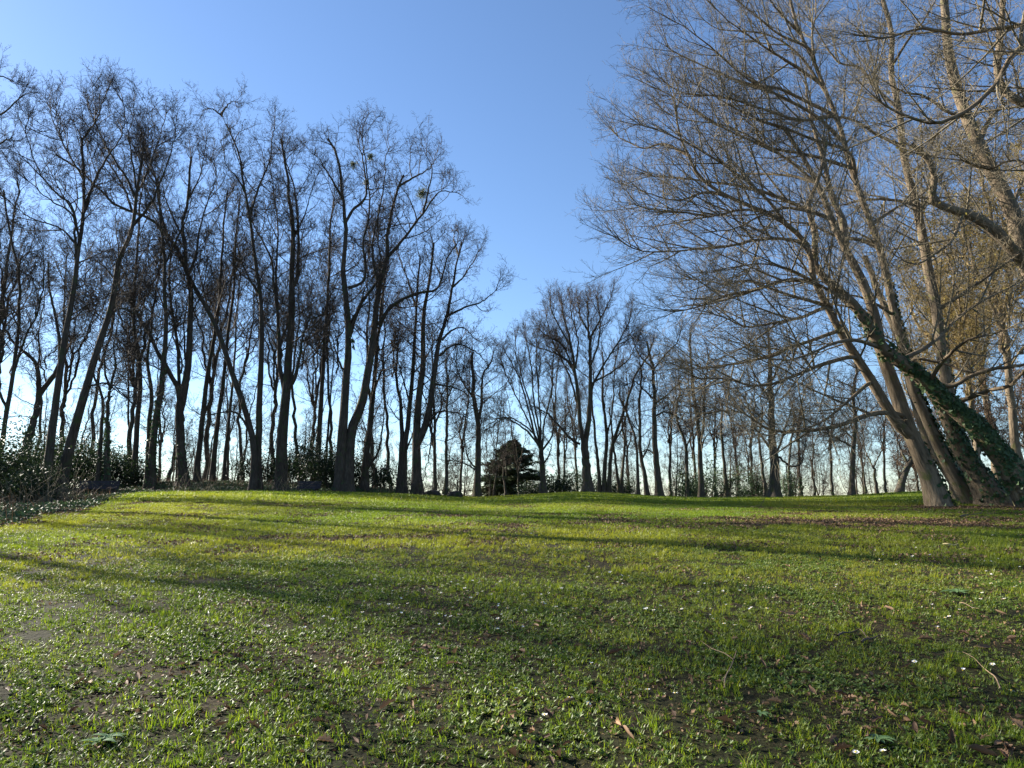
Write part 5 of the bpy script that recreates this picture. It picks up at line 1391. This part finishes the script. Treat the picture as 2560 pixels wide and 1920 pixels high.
while n_ < 250:
    px = rng.uniform(150, 2560); py = rng.choice([rng.uniform(1335, 1500), rng.uniform(1440, 1600), rng.uniform(1380, 1540)])
    if px < 800 and rng.uniform() < .6: continue
    if fbm(np.array([px / 260.0]), np.array([py / 60.0]), 1.0, 90)[0] < .47: continue
    p = pix_ground(px, py); add_daisy(p, rng, rng.uniform(.95, 1.35)); n_ += 1

def curled_leaf(seed, lobed):
    """a dead leaf: midrib, curled blade, toothed or lobed outline, stalk"""
    rng = np.random.default_rng(seed); n = 9; t = np.linspace(0, 1, n)
    w = np.sin(math.pi * t ** .8) ** .8 * (.36 if lobed else .27)
    if lobed: w = w * (1 + .35 * np.sin(t * 22))
    curl = rng.uniform(.4, 1.3); bend = rng.uniform(-.8, .9)
    x = t - .5; zc = bend * (t - .5) ** 2 * .6
    V = []
    for sgn in (-1, -.55, 0, .55, 1):
        yy = w * sgn; zz = zc + curl * np.abs(sgn) ** 1.6 * w * .8 + .03 * rng.normal(0, 1, n) * abs(sgn)
        V.append(np.stack([x, yy * (1 - .3 * curl * abs(sgn)), zz], 1))
    V = np.stack(V, 1).reshape(-1, 3); i = np.arange(n - 1)[:, None] * 5; j = np.arange(4)
    Fq = np.stack([i + j, i + 5 + j, i + 6 + j, i + 1 + j], -1).reshape(-1, 4)
    m = MB(); m.add(V, Fq)
    P = np.array([[-.5, 0, zc[0]], [-.65, .03, zc[0] + .03], [-.8, .02, zc[0] + .02]]); m.tubes(P[None], np.array([[.012, .01, .008]]), 3)
    return m.mesh('dead_leaf', [M_DRY], True)
LM = [curled_leaf(k, k % 2 == 0) for k in range(8)]
n_ = 0
while n_ < 290:
    px = rng.uniform(0, 2560); py = 1920 - 560 * rng.uniform(0, 1) ** .9
    if rng.uniform() > .25 + .75 * (px / 2560): continue
    if fbm(np.array([px / 200.0]), np.array([py / 70.0]), 1.0, 91)[0] < .42: continue
    p = pix_ground(px, py); n_ += 1
    s = rng.uniform(.034, .075)
    kq = int(rng.integers(0, 8))
    o = put('dead_leaf', LM[kq], None, (p[0], p[1], p[2] + .024), label="curled dry brown %s leaf lying in the short grass of the lawn" % ('lobed' if kq % 2 == 0 else 'pointed'), category='dead leaf', group="dead leaves scattered over the lawn")
    o.rotation_euler = (rng.normal(0, .5), rng.normal(0, .4), rng.uniform(0, 6.28)); o.scale = (s * rng.uniform(1, 1.6), s, s)
for px, py, sz, l in [(2110, 1890, .07, "pale oak leaf lying flat near the bottom edge, right of centre"), (1916, 1780, .05, "orange-brown leaf beside the fallen forked twig's lower end"),
                      (2460, 1912, .10, "large ribbed brown leaf curling at the bottom right edge"), (552, 1835, .06, "orange leaf catching the sun at the bottom left"), (1815, 1825, .10, "long dark curled leaf left of the pale oak leaf"),
                      (1540, 1645, .09, "big ribbed dead leaf with fine teeth right of the middle"), (2130, 1550, .08, "upright ribbed brown leaf above the dark sticks")]:
    p = pix_ground(px, py)
    o = put('dead_leaf', LM[int(rng.integers(0, 8))], None, (p[0], p[1], p[2] + .03), label=l, category='dead leaf', group="dead leaves scattered over the lawn")
    o.rotation_euler = (rng.normal(0, .3), rng.normal(0, .3), rng.uniform(-.6, .6)); o.scale = (sz * 1.3, sz, sz)

M_STICK = plain("bare_stick", (.22, .15, .09), .8, var=.3, nscale=20)
M_STICKD = plain("dark_stick", (.07, .05, .035), .85, var=.3, nscale=20)
M_STRAW = plain("straw_stalk", (.5, .4, .2), .7)
def stick(label, paths, mt, r0, h=.03, name='fallen_twig', cat='twig'):
    A = [np.array([pix_ground(*map(float, p.split(','))) for p in path.split()]) for path in paths]
    base = A[0][0].copy(); m = MB()
    for q, P in enumerate(A):
        P = P + UP * h; n = 14; C = catmull(P, n); C[:, 2] += .008 * np.sin(np.linspace(0, 7, n))
        m.tubes(C[None], (r0 * (1 if q == 0 else .6) * np.linspace(1, .45, n))[None], 6)
    put(name, m.mesh(name, [mt], offset=base), None, base, label=label, category=cat, group="twigs fallen on the lawn")
stick("forked pale fallen twig lying in sun right of the middle foreground", ["1812,1735 1815,1712 1834,1664 1842,1640", "1834,1664 1810,1650 1787,1638 1752,1616"], M_STICK, .005)
stick("long thin pale twig curving down towards the right edge of the lawn", ["2503,1738 2490,1712 2472,1692 2437,1660 2407,1645", "2407,1645 2370,1643 2325,1642"], M_STICK, .0045)
stick("dark stick with a hooked end lying in shade below the rosette", ["2095,1600 2125,1592 2150,1588", "2150,1588 2168,1600 2175,1606"], M_STICKD, .009)
stick("dark short stick crossing the hooked one", ["2155,1620 2175,1608 2200,1603"], M_STICKD, .010)
stick("thin bleached twig right of the plantain rosette", ["2400,1516 2425,1524 2450,1535"], M_STICK, .004)
stick("straight straw-coloured stalk lying far out on the right of the lawn", ["2358,1366 2377,1367 2396,1366"], M_STRAW, .012, name='straw_stalk', cat='stalk')
stick("dark branch piece lying on the bare soil by the foot of the leaning clump", ["2400,1296 2420,1291 2455,1286"], M_STICKD, .03)
stick("thin dark twig in the middle foreground grass", ["1085,1842 1100,1830 1125,1822"], M_STICKD, .004)

M_PLANT = leafmat("plantain_leaf", [(0, (.06, .12, .04)), (1, (.16, .25, .10))], trans=.25, rough=.4)
def rosette(label, px, py, R, n, seed):
    rng = np.random.default_rng(seed); p = pix_ground(px, py)
    r = thing('rosette_plant', p, label, 'plant', "leafy rosettes in the lawn")
    for k in range(n):
        a = k * 2.4 + rng.normal(0, .15); L = R * rng.uniform(.6, 1.1); t = np.linspace(0, 1, 6)
        w = .16 * L * np.sin(math.pi * np.clip(t * .85 + .12, 0, 1)); z = .02 + L * (.45 * t - .35 * t * t) * rng.uniform(.5, 1.2)
        V = np.stack([np.stack([L * t, s * w, z + abs(s) * w * .3], 1) for s in (-1, 0, 1)], 1).reshape(-1, 3)
        c, s_ = math.cos(a), math.sin(a); V = np.stack([V[:, 0] * c - V[:, 1] * s_, V[:, 0] * s_ + V[:, 1] * c, V[:, 2]], 1)
        i = np.arange(5)[:, None] * 3; j = np.arange(2); m = MB(); m.add(V, np.stack([i + j, i + 3 + j, i + 4 + j, i + 1 + j], -1).reshape(-1, 4))
        put('leaf', m.mesh('leaf', [M_PLANT]), r)
rosette("pale green plantain rosette with long leaves on the right of the lawn", 2392, 1490, .17, 13, 1)
rosette("bright green leafy weed tuft near the bottom edge right of centre", 2195, 1860, .08, 16, 2)
rosette("round-leaved weed cluster at the bottom, right of the dandelion-like tuft", 1900, 1800, .07, 14, 3)
rosette("fresh green dock seedling at the bottom left", 245, 1880, .09, 9, 4)
rosette("spiky grass-like weed left of the bottom centre", 270, 1862, .08, 10, 5)

# brambles and dead shoots in the ivy corner at far left
def shoots():
    rng = np.random.default_rng(15)
    for k, (px, D, l) in enumerate([(30, 23.5, "pale dead shoots arching over the ivy at the left picture edge"), (120, 24.5, "dead grassy shoots round the fan-crowned tree's foot"), (175, 25.5, "bent pale shoots between the two foremost left trunks"),
                                    (470, 36, "fine dead shoots below the arching trunk"), (700, 37, "fine dead shoots at the foot of the three-leader trunk")]):
        x = PX(px, D); g = float(ground(x, D)); r = thing('dead_shoots', (x, D, g), l, 'shoots', "dead shoots in the left wood")
        n = 46; P0 = rng.normal(0, .55, (n, 3)) * np.array([1, .6, 0]); d = nrm(rng.normal(0, .55, (n, 3)) + UP)
        P, R = grow(P0, d, rng.uniform(.6, 2.0, n), np.full(n, .008), 9, .16, -.03, rng, taper=.6); m = MB(); m.tubes(P, R, 3)
        put('stem', m.mesh('stem', [M_HTWIG]), r, kind='stuff')
shoots()
print("TRI", TRI[0], "SPRAYS", NTW[0])
